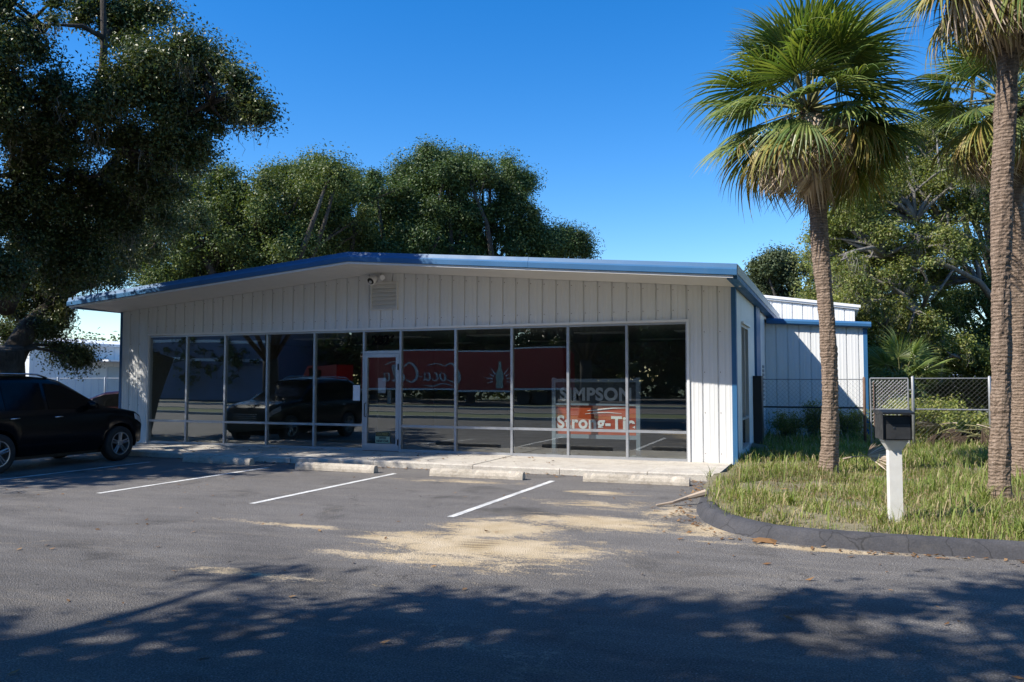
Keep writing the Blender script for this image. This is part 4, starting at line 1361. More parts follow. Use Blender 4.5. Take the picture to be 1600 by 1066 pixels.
lob = PL([(785, 280, 32), (805, 310, 32), (775, 325, 36), (800, 355, 38), (765, 375, 36), (835, 375, 30), (862, 388, 22), (905, 388, 16), (880, 380, 10), (820, 395, 30)], 41, 1.5, 8, 2)
p = at(800, 600, 42)
tree('oak_tree', 'green oak at the right end of the row behind the roof, its crown stepping down', (p.x, p.y, 0), lob, 135000, 0.106, M['oak_back'], M['oak_bark'], 15, 0.35, None, 0.7, 1.0, group='oaks rising behind the roof')
# right hand trees behind the fence
lob = PL([(1300, 345, 40), (1345, 330, 45), (1395, 300, 50), (1440, 290, 45), (1480, 330, 45), (1330, 400, 50), (1390, 390, 55), (1440, 370, 45), (1305, 450, 40), (1360, 470, 50), (1420, 450, 45), (1290, 300, 25), (1345, 540, 42), (1400, 530, 50), (1380, 580, 36), (1450, 520, 40), (1320, 560, 36), (1430, 590, 36), (1310, 500, 40), (1480, 560, 36), (1445, 230, 36), (1360, 290, 36), (1480, 400, 36), (1500, 280, 36), (1420, 270, 40), (1320, 320, 40), (1370, 430, 45), (1450, 480, 40), (1290, 400, 34), (1340, 590, 34), (1400, 600, 34)], 31, 2.2, 9, 2) + \
      PL([(1325, 470, 36), (1380, 510, 42), (1430, 490, 38), (1350, 550, 34), (1415, 555, 36), (1470, 510, 34), (1310, 400, 30), (1385, 440, 34), (1500, 560, 34), (1370, 380, 34), (1440, 420, 34)], 28.3, 0.8, 39)
p = at(1470, 640, 32)
tree('tree', 'yellow green tree with grey bare twigs and moss behind the gate', (p.x, p.y, 0.1), lob, 300000, 0.10, M['yellow'], M['pale_bark'], 16, 0.16, None, 0.62, 1.0, moss=6000, twig=0.03,
     extra_limbs=[([at(1560, 480, 31), at(1530, 440, 31), at(1490, 420, 30.5), at(1440, 400, 30), at(1380, 400, 29.5)], [0.14, 0.11, 0.09, 0.06, 0.03]), ([at(1560, 400, 32), at(1520, 375, 31.5), at(1480, 355, 31), at(1430, 345, 30.5)], [0.12, 0.1, 0.07, 0.03]), ([at(1490, 420, 30.5), at(1470, 450, 30), at(1440, 485, 29.6)], [0.06, 0.045, 0.02])])
lob = PL([(1470, 210, 40), (1530, 260, 50), (1570, 330, 50), (1600, 420, 60), (1550, 520, 45), (1590, 540, 60), (1490, 540, 40), (1540, 585, 36), (1620, 300, 60), (1480, 470, 30), (1500, 250, 30), (1560, 170, 50), (1600, 250, 50), (1620, 460, 60), (1560, 600, 40), (1620, 600, 50), (1580, 60, 60)], 35, 2, 10, 2)
p = at(1585, 640, 36)
tree('tree', 'dark branching tree at the right edge behind the tall palm trunks', (p.x, p.y, 0.1), lob, 150000, 0.12, M['oak_lit'], M['oak_bark'], 17, 0.26, None, 0.7, 0.8, moss=900, twig=0.035)
lob = PL([(1195, 435, 20), (1220, 420, 18), (1245, 420, 24), (1280, 425, 26), (1215, 455, 24), (1260, 455, 26), (1320, 450, 30), (1180, 450, 14)], 56, 2, 11, 2)
p = at(1250, 600, 57)
tree('tree', 'distant bluish green tree above the white parapet left of the front palm', (p.x, p.y, 0.1), lob, 50000, 0.19, M['far_leaf'], M['oak_bark'], 18, 0.35, None, 0.8, 1.0)

# trees out of the picture that shade it or show in the glass, plus one added to block sky
def plain_tree(label, base, lobes, n, leaf, seed, r=0.35, fork=None, group='street oaks facing the building', mat='oak', clump=0.6):
    return tree('oak_tree', label, base, lobes, n, leaf, M[mat], M['oak_bark'], seed, r, fork, clump, 0.9 if clump > 0.5 else 0.5, 'tree', group, limb_r=0.22)


plain_tree('spreading oak on the street verge, mirrored in the right hand glass', (-10.6, -3.0, 0.1),
           [(-9.6, -1.6, 7.8, 2.6), (-7.6, -2.6, 8.0, 2.6), (-12.4, -3.6, 7.5, 2.0), (-9.3, -0.6, 7.2, 1.3), (-7.2, 0.1, 7.4, 1.5), (-10.5, -4.5, 8.5, 2.8), (-6.2, -3.5, 9.2, 2.2), (-8.4, -1.4, 9.2, 2.0), (-10.5, -6.5, 12.5, 3.4), (-6.5, -6.5, 12.5, 3.2), (-14.5, -6.5, 11.5, 3.2)], 62000, 0.15, 21, 0.3, clump=0.48)  # tall upper masses added to cut sky light on the drive
plain_tree('broad oak shading the drive behind the camera', (-1.5, -6.6, 0.1),
           [(-4.0, -1.2, 7.4, 2.2), (-2.0, -2.0, 7.8, 2.6), (0.2, -2.6, 7.8, 2.6), (-5.3, -2.2, 8.0, 2.2), (-3.0, 0.1, 7.2, 1.5), (-1.2, 0.4, 7.4, 1.4), (2.6, -2.0, 8.0, 2.4), (4.6, -1.4, 8.2, 2.4), (-3.5, -4.6, 8.6, 2.6), (0.6, 0.0, 7.9, 1.5), (-5.8, 0.3, 7.2, 1.3), (-4.6, 1.4, 7.6, 1.2), (-3.2, 2.3, 7.8, 1.4), (-1.5, 2.8, 8.2, 1.6), (-3.6, 0.8, 8.8, 1.8), (1.5, 1.5, 8.6, 2.0), (-3.0, -6.5, 12.8, 3.2), (1.5, -6.0, 13, 3.4), (5.5, -5.0, 12.5, 3.4), (6.5, -3.5, 8.5, 2.8), (-1.5, 3.5, 7.6, 1.7), (0.5, 4.2, 8, 1.9), (2.6, 4.5, 8, 2.2), (3.6, 2, 8.5, 2.4), (-0.5, 5.3, 8.5, 1.5), (1.6, 6.3, 8.9, 1.7), (4.6, 6.0, 8.6, 2.2)], 120000, 0.15, 22, 0.34, clump=0.48)  # tall and overhead masses added to dim the sky fill below
plain_tree('added oak right of the drive, outside the picture, blocking sky light', (10.5, 3.0, 0.1), [(9.5, 4.5, 7, 3.2), (9, 2.0, 8.5, 3.2), (11, 6.5, 8.5, 3.2), (9.5, 0.0, 6.5, 3), (12, 2.5, 11, 3.4), (10.5, 4.5, 4.5, 2.4)], 36000, 0.2, 24, 0.36)  # unseen oak added to keep sky light off the foreground
plain_tree('oak left of the lot whose crown shades the parked suv', (-21.5, 5.5, 0.0),
           [(-21.0, 7.0, 7.0, 2.6), (-19.0, 9.5, 7.2, 2.4), (-18.2, 6.8, 7.6, 2.2), (-23.0, 9.5, 7.5, 2.8), (-16.8, 9.6, 7.2, 1.7), (-16.3, 8.6, 8.3, 1.6), (-20.5, 4.0, 8, 2.5), (-17.5, 11.2, 8.2, 1.6), (-15.9, 10.6, 8.6, 1.1), (-20.3, 12.6, 6.7, 1.3, .6)], 40000, 0.16, 23, 0.36)
for i, (x, y, s) in enumerate(((-62, -34, 1.1), (-52, -30, 1.25), (-41, -35, 1.2), (-30, -33, 1.15), (-19, -34, 1.1), (-9, -32, 1.15), (1, -35, 1.1), (-72, -28, 1.2))):
    rg = random.Random(40 + i)
    lb = [(x + rg.uniform(-4.5, 4.5), y + rg.uniform(-2.5, 2.5), rg.uniform(2.5, 10.5) * s, rg.uniform(2.2, 3.2)) for _ in range(17)]
    plain_tree('dark oak in the row across the street', (x, y, 0), lb, 26000, 0.34, 50 + i, 0.4, None, 'oaks in the row across the street', 'oak_back')

# ------------------------------------------------------------------ sabal palms
def frond_mesh(name, seed, mat, n=38, spread=112, L=0.92, pet=0.75, droop=0.30, tip=0.35, fold=0.35, width=1.0, hang=0.0):
    """one fan leaf: stalk along +X, blades in a folded, arching fan"""
    rng = random.Random(seed)
    b = MB()
    pts = [Vector((pet * k / 4, 0, 0.05 * math.sin(k / 4 * 2.2))) for k in range(5)]
    b.tube(pts, [0.020, 0.015, 0.013, 0.011, 0.009], 5, True, 1)
    o = pts[-1]
    for i in range(n):
        th = R(-spread + 2 * spread * i / (n - 1) + rng.uniform(-2.6, 2.6))
        ln = L * (0.70 + 0.30 * math.cos(th * 0.8)) * rng.uniform(0.88, 1.06)
        d = Vector((math.cos(th), math.sin(th), 0))
        s = Vector((-math.sin(th), math.cos(th), 0))
        dth = R(2 * spread / (n - 1))
        tp = tip * rng.uniform(0.4, 1.5)
        if rng.random() < 0.12: tp *= 2.2
        rows = []
        K = 7
        hx, hz, hg = 0.03, 0.0, hang * rng.uniform(0.85, 1.12)
        for k in range(K + 1):
            u = k / K
            r = 0.03 + ln * u
            h = -droop * r * r - fold * abs(math.sin(th)) * r * 0.55 + 0.10 * r
            if u > 0.5: h -= tp * (u - 0.5) ** 2 * ln
            rr = r * (1 - 0.10 * tp * max(0, u - 0.5))
            if hang:
                if k:
                    a_ = hg * min(1.0, (u - 0.5 / K) * 1.9 + 0.15)
                    hx += ln / K * math.cos(a_)
                    hz -= ln / K * math.sin(a_)
                rr, h = hx * (1 + 0.05 * math.sin(9 * u + i)), hz - fold * 0.3 * abs(math.sin(th)) * r
            w = min(r * dth * 0.56, 0.019 * width) * (1 if u < 0.55 else max(0.06, (1 - u) / 0.45))
            c = o + d * rr + Vector((0, 0, h))
            pl_ = 0.35 * w
            rows.append([c - s * w + Vector((0, 0, -pl_)), c + Vector((0, 0, pl_)), c + s * w + Vector((0, 0, -pl_))])
        b.grid(rows)
    return b.mesh(name, [mat, M['petiole'] if mat is not M['palm_dead'] else M['palm_dead']])


GREEN = [frond_mesh('frond', 100 + i, M['palm_leaf'], droop=0.10 + 0.07 * i, tip=0.20 + 0.12 * i, fold=0.25 + 0.1 * (i % 3)) for i in range(5)]
OLD = [frond_mesh('frond', 120 + i, M['palm_old'], droop=0.40 + 0.1 * i, tip=0.8, fold=0.55, spread=100) for i in range(2)]
DEAD = [frond_mesh('dead_frond', 140 + i, M['palm_dead'], n=34, droop=0.65, tip=1.9, fold=0.9, spread=88, L=0.88, pet=0.58, width=0.9, hang=R(78 + 12 * i)) for i in range(3)]


def trunk_mesh(pts, rad, seed, top=0.0):
    """tapering palm trunk with worn ring scars"""
    rng = random.Random(seed)
    P = [Vector(p) for p in pts]
    n = 26
    rows = []
    zs = [p.z for p in P]
    H = zs[-1] - zs[0]
    K = int(H / 0.035)
    ph = [rng.uniform(0, 6.28) for _ in range(6)]
    for k in range(K + 1):
        z = zs[0] + H * k / K
        x = float(np.interp(z, zs, [p.x for p in P]))
        y = float(np.interp(z, zs, [p.y for p in P]))
        r = float(np.interp(z, zs, rad))
        ring = 0.002 * math.sin(z * 62 + ph[0]) + 0.005 * math.sin(z * 4.1 + ph[1]) + 0.004 * math.sin(z * 9.7 + ph[4]) + rng.uniform(-0.004, 0.004)
        row = []
        for a in range(n):
            t = 2 * math.pi * a / n
            rr = r + ring + 0.008 * math.sin(3 * t + z * 1.7 + ph[2]) + 0.005 * math.sin(7 * t - z * 5 + ph[3]) + rng.uniform(-0.005, 0.005)
            row.append((x + rr * math.cos(t), y + rr * math.sin(t), z))
        rows.append(row)
    return MB().grid(rows, close=True)


def palm(label, trunk, rad, crown, n_green, n_old, n_dead, scale, seed, emin=-38, name='palm_tree', dead_az=None, low=0, dead_el=(-55, -12)):
    rng = random.Random(seed)
    base = trunk[0]
    t = thing(name, label, 'palm tree', base, 'sabal palms in the grass')
    trunk_mesh(trunk, rad, seed).build('trunk', M['palm_bark'], t, smooth=False)
    c = Vector(crown)
    # old leaf bases at the neck
    b = MB()
    top = Vector(trunk[-1])
    for k in range(46):
        a = k * 2.4
        z = -0.75 + 1.15 * k / 46
        p0 = top + Vector((math.cos(a) * 0.13, math.sin(a) * 0.13, z))
        q = p0 + Vector((math.cos(a) * (0.06 + 0.10 * k / 46), math.sin(a) * (0.06 + 0.10 * k / 46), 0.26))
        b.tube([p0, q], [0.055, 0.022], 6)
    b.tube([top - Vector((0, 0, 0.6)), top, c, c + Vector((0, 0, 0.25))], [rad[-1] * 1.05, rad[-1] * 1.25, 0.16, 0.05], 12)
    b.build('leaf_bases', M['boot'], t)

    def put(me, az, el, roll, sc, off=0.0):
        o = link('dead_frond' if me in DEAD else 'frond', me, t, True)
        p = c + Vector((math.cos(az) * 0.10, math.sin(az) * 0.10, off))
        o.matrix_basis = Matrix.Translation(p) @ Matrix.Rotation(az, 4, 'Z') @ Matrix.Rotation(-el, 4, 'Y') @ Matrix.Rotation(roll, 4, 'X') @ Matrix.Scale(sc, 4)
    for k in range(n_green):
        f = (k + 0.5) / n_green
        az = k * 2.39996 + rng.uniform(-0.25, 0.25)
        el = R(emin + (84 - emin) * f ** 0.95 + rng.uniform(-17, 17))
        put(GREEN[rng.randrange(5)], az, el, rng.uniform(-0.5, 0.5), scale * rng.uniform(0.88, 1.1), 0.05 + 0.25 * f)
    for k in range(n_old):
        az = k * 2.39996 + rng.uniform(-0.4, 0.4) + 1.0
        put(OLD[rng.randrange(2)], az, R(rng.uniform(emin - 12, emin + 22)), rng.uniform(-0.5, 0.5), scale * rng.uniform(0.85, 1.02), 0.0)
    for k in range(low):
        put((GREEN + OLD)[rng.randrange(7)], R(rng.uniform(-75, 60)), R(rng.uniform(-62, -12)), rng.uniform(-0.6, 0.6), scale * rng.uniform(0.9, 1.12), 0.0)
    for k in range(n_dead):
        az = k * 2.39996 + rng.uniform(-0.4, 0.4) + 0.4
        if dead_az and k % 4: az = R(rng.uniform(*dead_az))
        put(DEAD[rng.randrange(3)], az, R(rng.uniform(*dead_el)), rng.uniform(-0.7, 0.7), scale * rng.uniform(0.8, 1.08), -0.15 - rng.random() * 0.3)
    return t


palm('sabal palm with full round crown and curved trunk beside the building corner', [(-0.13, 15.1, 0.05), (-0.10, 15.1, 0.7), (-0.085, 15.1, 1.6), (-0.11, 15.1, 2.8), (-0.185, 15.1, 3.9), (-0.245, 15.1, 4.9), (-0.30, 15.1, 5.6)],
     [0.172, 0.140, 0.134, 0.128, 0.140, 0.158, 0.165], (-0.36, 15.1, 6.38), 48, 11, 28, 1.18, 5, dead_az=(140, 320), low=8, dead_el=(-44, 2))
palm('tall sabal palm nearest the kerb, its crown cut off by the top edge', [(1.97, 12.4, 0.05), (1.985, 12.4, 0.5), (2.04, 12.4, 1.7), (2.065, 12.4, 3.3), (2.11, 12.4, 4.3), (2.20, 12.4, 5.6), (2.28, 12.4, 7.0)],
     [0.165, 0.122, 0.115, 0.115, 0.132, 0.125, 0.13], (2.33, 12.4, 7.45), 34, 10, 18, 1.05, 6, -46)
palm('shaded sabal palm furthest right with a brown skirt of dead fans', [(2.86, 15.7, 0.05), (2.87, 15.7, 1.6), (2.86, 15.7, 3.3), (2.80, 15.7, 5.4), (2.78, 15.7, 5.8)],
     [0.19, 0.17, 0.165, 0.16, 0.17], (2.74, 15.7, 6.35), 30, 9, 16, 0.98, 7, -44)
p = at(1408, 628, 25.5)
t = palm('young cabbage palm with bright arching fans behind the gate', [(p.x, p.y, 0.1), (p.x, p.y, 0.6), (p.x + .02, p.y, 1.2)], [0.13, 0.11, 0.10], (p.x + 0.02, p.y, 1.55), 18, 5, 6, 0.95, 9, -30)

# fallen fronds and a brush pile
def fallen(label, loc, rz_, sc, me, name='fallen_frond', tilt=0.0):
    o = link(name, me)
    o.matrix_basis = Matrix.Translation(loc) @ Matrix.Rotation(rz_, 4, 'Z') @ Matrix.Rotation(tilt, 4, 'Y') @ Matrix.Rotation(R(32), 4, 'X') @ Matrix.Scale(sc, 4)
    return tag(o, label, 'palm frond')


M['rot'] = leaf_mat('shade darkened palm leaf', [(0.035, 0.025, 0.018), (0.07, 0.05, 0.035), (0.13, 0.095, 0.065)], 0.9, 0.05, 0.1)  # dead leaf colours darkened so the brush pile looks shaded
SHADE_DARK = [frond_mesh('dead_frond', 180 + i, M['rot'], n=30, droop=0.5, tip=1.0, fold=0.9, spread=62, L=0.85, pet=0.5) for i in range(2)]
LIE = frond_mesh('fallen_frond', 171, M['palm_dead'], n=26, droop=0.12, tip=0.15, fold=0.2, spread=60, L=0.75, pet=0.5)
fallen('dry brown palm fan lying in the grass right of the front palm trunk', (0.10, 15.6, 0.36), R(14), 0.8, LIE, tilt=R(-4))
b = MB()
rng = random.Random(8)
bp = at(1522, 700, 19.2)
t = thing('brush_pile', 'mound of dead palm fans heaped in shade left of the tall palm trunk', 'brush pile', (bp.x, bp.y, 0.12))
for k in range(26):
    o = link('dead_frond', SHADE_DARK[k % 2] if k % 6 else LIE, t, False)
    a = rng.uniform(0, 6.28)
    o.matrix_basis = Matrix.Translation((rng.uniform(-0.5, 0.6), rng.uniform(-0.35, 0.35), rng.uniform(0.25, 0.62))) @ Matrix.Rotation(a, 4, 'Z') @ Matrix.Rotation(R(rng.uniform(5, 35)), 4, 'Y') @ Matrix.Rotation(rng.uniform(-0.8, 0.8), 4, 'X') @ Matrix.Scale(0.85, 4)

# ------------------------------------------------------------------ shrubs and weeds behind the fence
def shrub(label, c, rx, rz_, n, leaf, mat, seed, stems=16, group='shrubs and weeds along the fence', aspect=0.35):
    rg = np.random.default_rng(seed)
    t = thing('shrub', label, 'shrub', c, group)
    b = MB()
    tips = []
    for k in range(stems):
        a = rg.random() * 6.28
        rr = rx * (0.25 + 0.75 * rg.random())
        tip = Vector((c[0] + math.cos(a) * rr, c[1] + math.sin(a) * rr * 0.8, c[2] + rz_ * (0.45 + 0.65 * rg.random())))
        m_ = Vector(c).lerp(tip, 0.5) + Vector((0, 0, rz_ * 0.2))
        b.tube([Vector(c) + Vector((math.cos(a) * 0.1, math.sin(a) * 0.1, -0.05)), m_, tip], [0.012, 0.008, 0.003], 4, False)
        tips += [np.array(m_), np.array(tip), np.array(m_.lerp(tip, 0.5)), np.array(Vector(c).lerp(m_, 0.6))]
    b.build('stems', M['pale_bark'], t)
    C_ = np.array(tips)
    R_ = np.full(len(C_), rx * 0.30)
    V = leaves(C_, R_, n, leaf, rg, 1.0, aspect, 0.2)
    V[:, :, 2] = np.maximum(V[:, :, 2], c[2] + 0.01)
    link('foliage', quads('foliage', V, mat), t)
    return t


def gpos(px, py, z=0.1):
    d = FW + RT * ((px - CX) / F_PX) - UP * ((py - CY) / F_PX)
    return Vector((0, 0, CAM_H)) + d * ((z - CAM_H) / d.z)


q = gpos(1440, 694)
shrub('big airy yellow green weed bush growing through the right hand fence', (q.x + 0.1, q.y + 0.5, 0.1), 0.95, 0.95, 13000, 0.09, M['shrub'], 31, 40)
q = gpos(1490, 690)
shrub('bright green leafy bush just left of the tall palm trunk', (q.x + 0.2, q.y + 0.3, 0.1), 0.75, 0.65, 8000, 0.09, M['shrub'], 32, 30)
q = gpos(1400, 672)
shrub('low olive bush behind the gate and the mailbox', (q.x, q.y, 0.1), 1.1, 0.9, 8000, 0.10, M['yellow'], 33, 30)
for i, (px, d, rx, h, lb, mt) in enumerate(((1388, 25, 0.85, 1.75, 'dark leafy bush pressed up behind the gate', 'oak_lit'), (1375, 30, 1.3, 2.5, 'dark bush beyond the corner of the wing', 'oak_lit'), (1440, 34, 1.6, 2.3, 'grey green thicket behind the young palm', 'yellow'), (1500, 30, 1.2, 1.4, 'sparse brownish scrub in front of the pale shed', 'yellow'),
                                        (1570, 29, 1.6, 2.6, 'dark green bush between the two right hand palm trunks', 'oak_lit'), (1640, 27, 1.8, 3.0, 'dark bush at the right edge of the picture', 'oak_lit'), (1540, 40, 2.2, 1.9, 'leafy thicket over the shed roof', 'oak_lit'), (1340, 40, 2.5, 3.0, 'tall dark thicket hidden low behind the wing', 'oak_lit'))):
    q = at(px, 640, d)
    shrub(lb, (q.x, q.y, 0.1), rx, h, 9000, 0.13, M[mt], 60 + i, 26, 'bushes beyond the fence', 0.5)
# tall weeds against the wing wall
for i, (x, y, h, lb) in enumerate(((-1.2, 23.3, 0.75, 'shaded weeds at the inner corner of the wing'), (-0.5, 23.2, 0.9, 'tall shaded weeds against the wing left of the palm trunk'), (0.35, 23.3, 0.8, 'weeds at the sunlit end of the wing wall'))):
    shrub(lb, (x, y, 0.1), 0.5, h, 3500, 0.075, M['shrub'], 80 + i, 26, 'weeds along the wing wall', 0.25)

# far woods: closes the horizon, one mass
rg = np.random.default_rng(77)
n = 260
ang = rg.random(n)
C_ = np.stack([-150 + 300 * ang, 95 + 12 * rg.normal(size=n), 1.5 + 5.5 * rg.random(n)], 1)
V = leaves(C_, np.full(n, 3.2), 60000, 0.6, rg)
V[:, :, 2] = np.maximum(V[:, :, 2], 0)
C_ = np.stack([-130 + 200 * rg.random(420), -48 + 2.5 * rg.normal(size=420), 0.3 + 10 * rg.random(420) ** 1.3], 1)
V2 = leaves(C_, np.full(420, 2.8), 150000, 0.75, rg)
V2[:, :, 2] = np.maximum(V2[:, :, 2], 0)
struct(link('street_woods', quads('street_woods', V2, M['oak'])), 'stuff')
struct(link('woods', quads('woods', V, M['far_leaf'])), 'stuff')

# ------------------------------------------------------------------ grass
def grass(n, region, hmin, hmax, seed, wid=0.006, straw=0.25):
    rg = np.random.default_rng(seed)
    x0, x1, y0, y1 = region
    P = np.stack([x0 + (x1 - x0) * rg.random(n), y0 + (y1 - y0) * rg.random(n)], 1)
    kl = np.array([kerb_left(v) for v in np.linspace(9.2, 25, 200)])
    left = np.interp(P[:, 1], np.linspace(9.2, 25, 200), kl)
    front = 9.44 + np.clip(P[:, 0] - 1.7, 0, 9) * 0.02
    den = 0.5 + 0.5 * np.sin(P[:, 0] * 2.1 + 1.3 * np.sin(P[:, 1] * 1.7)) * np.cos(P[:, 1] * 1.9 + 0.8 * np.sin(P[:, 0] * 2.7))
    den += 0.35 * np.sin(P[:, 0] * 7.3 + P[:, 1] * 5.1) * np.sin(P[:, 1] * 8.3 - P[:, 0] * 3.1)
    bare = ((P[:, 0] + 0.9) / 0.5) ** 2 + ((P[:, 1] - 12.9) / 0.8) ** 2 < 1
    bare |= ((P[:, 0] - 0.1) / 0.28) ** 2 + ((P[:, 1] - 9.75) / 0.22) ** 2 < 1
    keep = (P[:, 0] > left + 0.03 * rg.normal(size=n)) & (P[:, 1] > front) & (rg.random(n) < np.clip(0.22 + 0.85 * den, 0.05, 1)) & ~(bare & (rg.random(n) < 0.8))
    if y0 < 15:
        rim_ = (P[:, 0] - left < 0.22) | (P[:, 1] - front < 0.16)
        keep &= ~(rim_ & (rg.random(n) < 0.55))
    P, den = P[keep], den[keep]
    m = len(P)
    z = np.array([bank_z(a, c) for a, c in P])
    h = (hmin + (hmax - hmin) * rg.random(m) ** 1.6) * (0.65 + 0.6 * np.clip(den, 0, 1))
    a = rg.random(m) * 6.283
    ln = 0.15 + 0.75 * rg.random(m)
    d = np.stack([np.cos(a) * ln, np.sin(a) * ln, np.zeros(m)], 1)
    s = np.stack([-np.sin(a), np.cos(a), np.zeros(m)], 1) * (wid * (0.6 + 0.8 * rg.random(m)))[:, None]
    B = np.stack([P[:, 0], P[:, 1], z - 0.01], 1)
    up = np.array([0, 0, 1.0])
    Mi = B + d * (h * 0.35)[:, None] + up * (h * 0.62)[:, None]
    T = B + d * (h * 0.95)[:, None] + up * (h * (1.0 - 0.25 * ln))[:, None]
    V = np.concatenate([np.stack([B - s, B + s, Mi + s * 0.8, Mi - s * 0.8], 1), np.stack([Mi - s * 0.8, Mi + s * 0.8, T + s * 0.15, T - s * 0.15], 1)])
    mi = (rg.random(m) < straw + 0.25 * (1 - np.clip(den, 0, 1))).astype(int)
    return V, np.concatenate([mi, mi])


A1 = grass(170000, (-2.0, 6.0, 9.3, 16.5), 0.02, 0.14, 1, 0.0042, 0.30)
A2 = grass(60000, (-1.8, 9.0, 16.5, 25.0), 0.08, 0.27, 2, 0.009, 0.14)
A3 = grass(22000, (-1.8, 16.0, 22.0, 40.0), 0.15, 0.5, 3, 0.02, 0.35)
A4 = grass(2600, (-1.6, 5.0, 9.5, 16.0), 0.18, 0.36, 4, 0.008, 0.2)
V = np.concatenate([A1[0], A2[0], A3[0], A4[0]])
mi = np.concatenate([A1[1], A2[1], A3[1], A4[1]])
struct(link('grass', quads('grass', V, [M['grass'], M['straw']], mi)), 'stuff')
# a few strap leaved tufts in the grass and one sprouting from the walkway edge
def tuft(label, x, y, n, h, seed, mat='grass', z=None):
    rg = random.Random(seed)
    b = MB()
    z = bank_z(x, y) if z is None else z
    for k in range(n):
        a = rg.uniform(0, 6.28)
        hh = h * rg.uniform(0.6, 1.15)
        ln = rg.uniform(0.2, 0.9)
        s = Vector((-math.sin(a), math.cos(a), 0)) * 0.007
        p = Vector((x + rg.uniform(-.04, .04), y + rg.uniform(-.04, .04), z - 0.01))
        rows = []
        for q in range(5):
            u = q / 4
            c = p + Vector((math.cos(a) * ln * hh * u * u, math.sin(a) * ln * hh * u * u, hh * u * (1 - 0.3 * ln * u)))
            w = 1 - 0.9 * u * u
            rows.append([c - s * w, c + s * w])
        b.grid(rows)
    return tag(b.build('grass_tuft', M[mat]), label, 'grass tuft', 'strap leaved tufts')


tuft('spiky green sprig sprouting at the end of the walkway', -2.02, 14.30, 14, 0.30, 1, z=0.05)
tuft('dark strap leaved tuft right of the mailbox post near the kerb', 1.55, 10.2, 46, 0.30, 2)
tuft('tall tuft at the foot of the tall palm trunk', 1.75, 12.1, 40, 0.34, 3)
tuft('lush tuft by the kerb at the right edge', 1.75, 9.75, 50, 0.30, 4)
tuft('tuft of long blades around the mailbox post', 0.45, 10.15, 30, 0.22, 5)
tuft('tuft in front of the curved palm trunk', -0.55, 11.2, 34, 0.20, 6)

# fallen leaves along the kerb, on the walkway and in the grass
rg = np.random.default_rng(5)
pts = []
for k in range(380):
    q = KC[int(rg.random() * 0.75 * len(KC))]
    pts.append((q.x - 0.05 - abs(rg.normal()) * 0.16, q.y - 0.05 - abs(rg.normal()) * 0.14, 0.006))
for k in range(420): pts.append((-18 + 16 * rg.random(), 14.3 + rg.normal() * 0.10, 0.008))
for k in range(260): pts.append((-18 + 13 * rg.random() ** 1.4, 14.6 + 1.8 * rg.random(), 0.128))
for k in range(260): pts.append((-16 + 20 * rg.random(), 3 + 10 * rg.random(), 0.006))
for k in range(600):
    x, y = -1.1 + 2.6 * rg.random(), 11.8 + 3.6 * rg.random()
    pts.append((x, y, bank_z(x, y) + 0.03 * rg.random()))
P = np.array(pts)
P = P[~((P[:, 2] < 0.05) & (P[:, 0] > 3))]
m = len(P)
a = rg.random(m) * 6.283
L = (0.018 + 0.028 * rg.random(m))[:, None]
d = np.stack([np.cos(a), np.sin(a), 0.25 * rg.normal(size=m)], 1) * L
s = np.stack([-np.sin(a), np.cos(a), 0.3 * rg.normal(size=m)], 1) * L * 0.45
P[:, 2] += 0.006
V = np.stack([P - d, P - s, P + d, P + s], 1)
V[:, :, 2] = np.maximum(V[:, :, 2], P[:, 2:3] - 0.004)
struct(link('leaf_litter', quads('leaf_litter', V, M['litter'])), 'stuff')
b = MB().tube([(-2.32, 11.30, 0.02), (-2.12, 11.42, 0.05), (-1.95, 11.62, 0.10), (-1.72, 11.78, 0.16)], [0.012, 0.02, 0.028, 0.05], 7)
tag(b.build('palm_stalk', M['palm_dead']), 'dry curved palm stalk lying over the end of the kerb', 'palm stalk')
tag(MB().prism([(-0.86, 9.20, 0.008), (-0.62, 9.16, 0.008), (-0.60, 9.22, 0.03), (-0.84, 9.26, 0.03)], [(-0.80, 9.21, 0.045), (-0.68, 9.19, 0.045), (-0.67, 9.21, 0.05), (-0.79, 9.23, 0.05)]).build('husk', M['litter']), 'brown dry husk on the sand below the kerb', 'husk')

# ================================================================== ACROSS THE STREET (seen mirrored in the glass)
t = thing('semi_trailer', 'long red semi trailer with white script lettering across the street', 'trailer', (-25.6, -21, 0))
b = MB()
b.box(-33.7, -17.5, -23.6, -21.0, 1.15, 3.95)
for k in range(27): b.box(-33.6 + k * 0.6, -33.57 + k * 0.6, -20.998, -20.985, 1.2, 3.85)
b.build('box_body', M['trailer_red'], t)
b = MB()
b.box(-33.75, -17.45, -23.65, -20.95, 3.95, 4.05)
b.box(-33.75, -17.45, -20.99, -20.96, 1.08, 1.2)
b.build('edge_rail', M['sign_white'], t)
for x in (-19.2, -20.5):
    for y in (-23.2, -21.4):
        w = MB().tube([(x, y - 0.28, 0.5), (x, y + 0.28, 0.5)], 0.5, 20)
        w.build('wheel', M['rubber'], t)
MB().box(-31.5, -31.2, -21.5, -21.3, 0.02, 1.15).build('landing_leg', M['galv'], t)


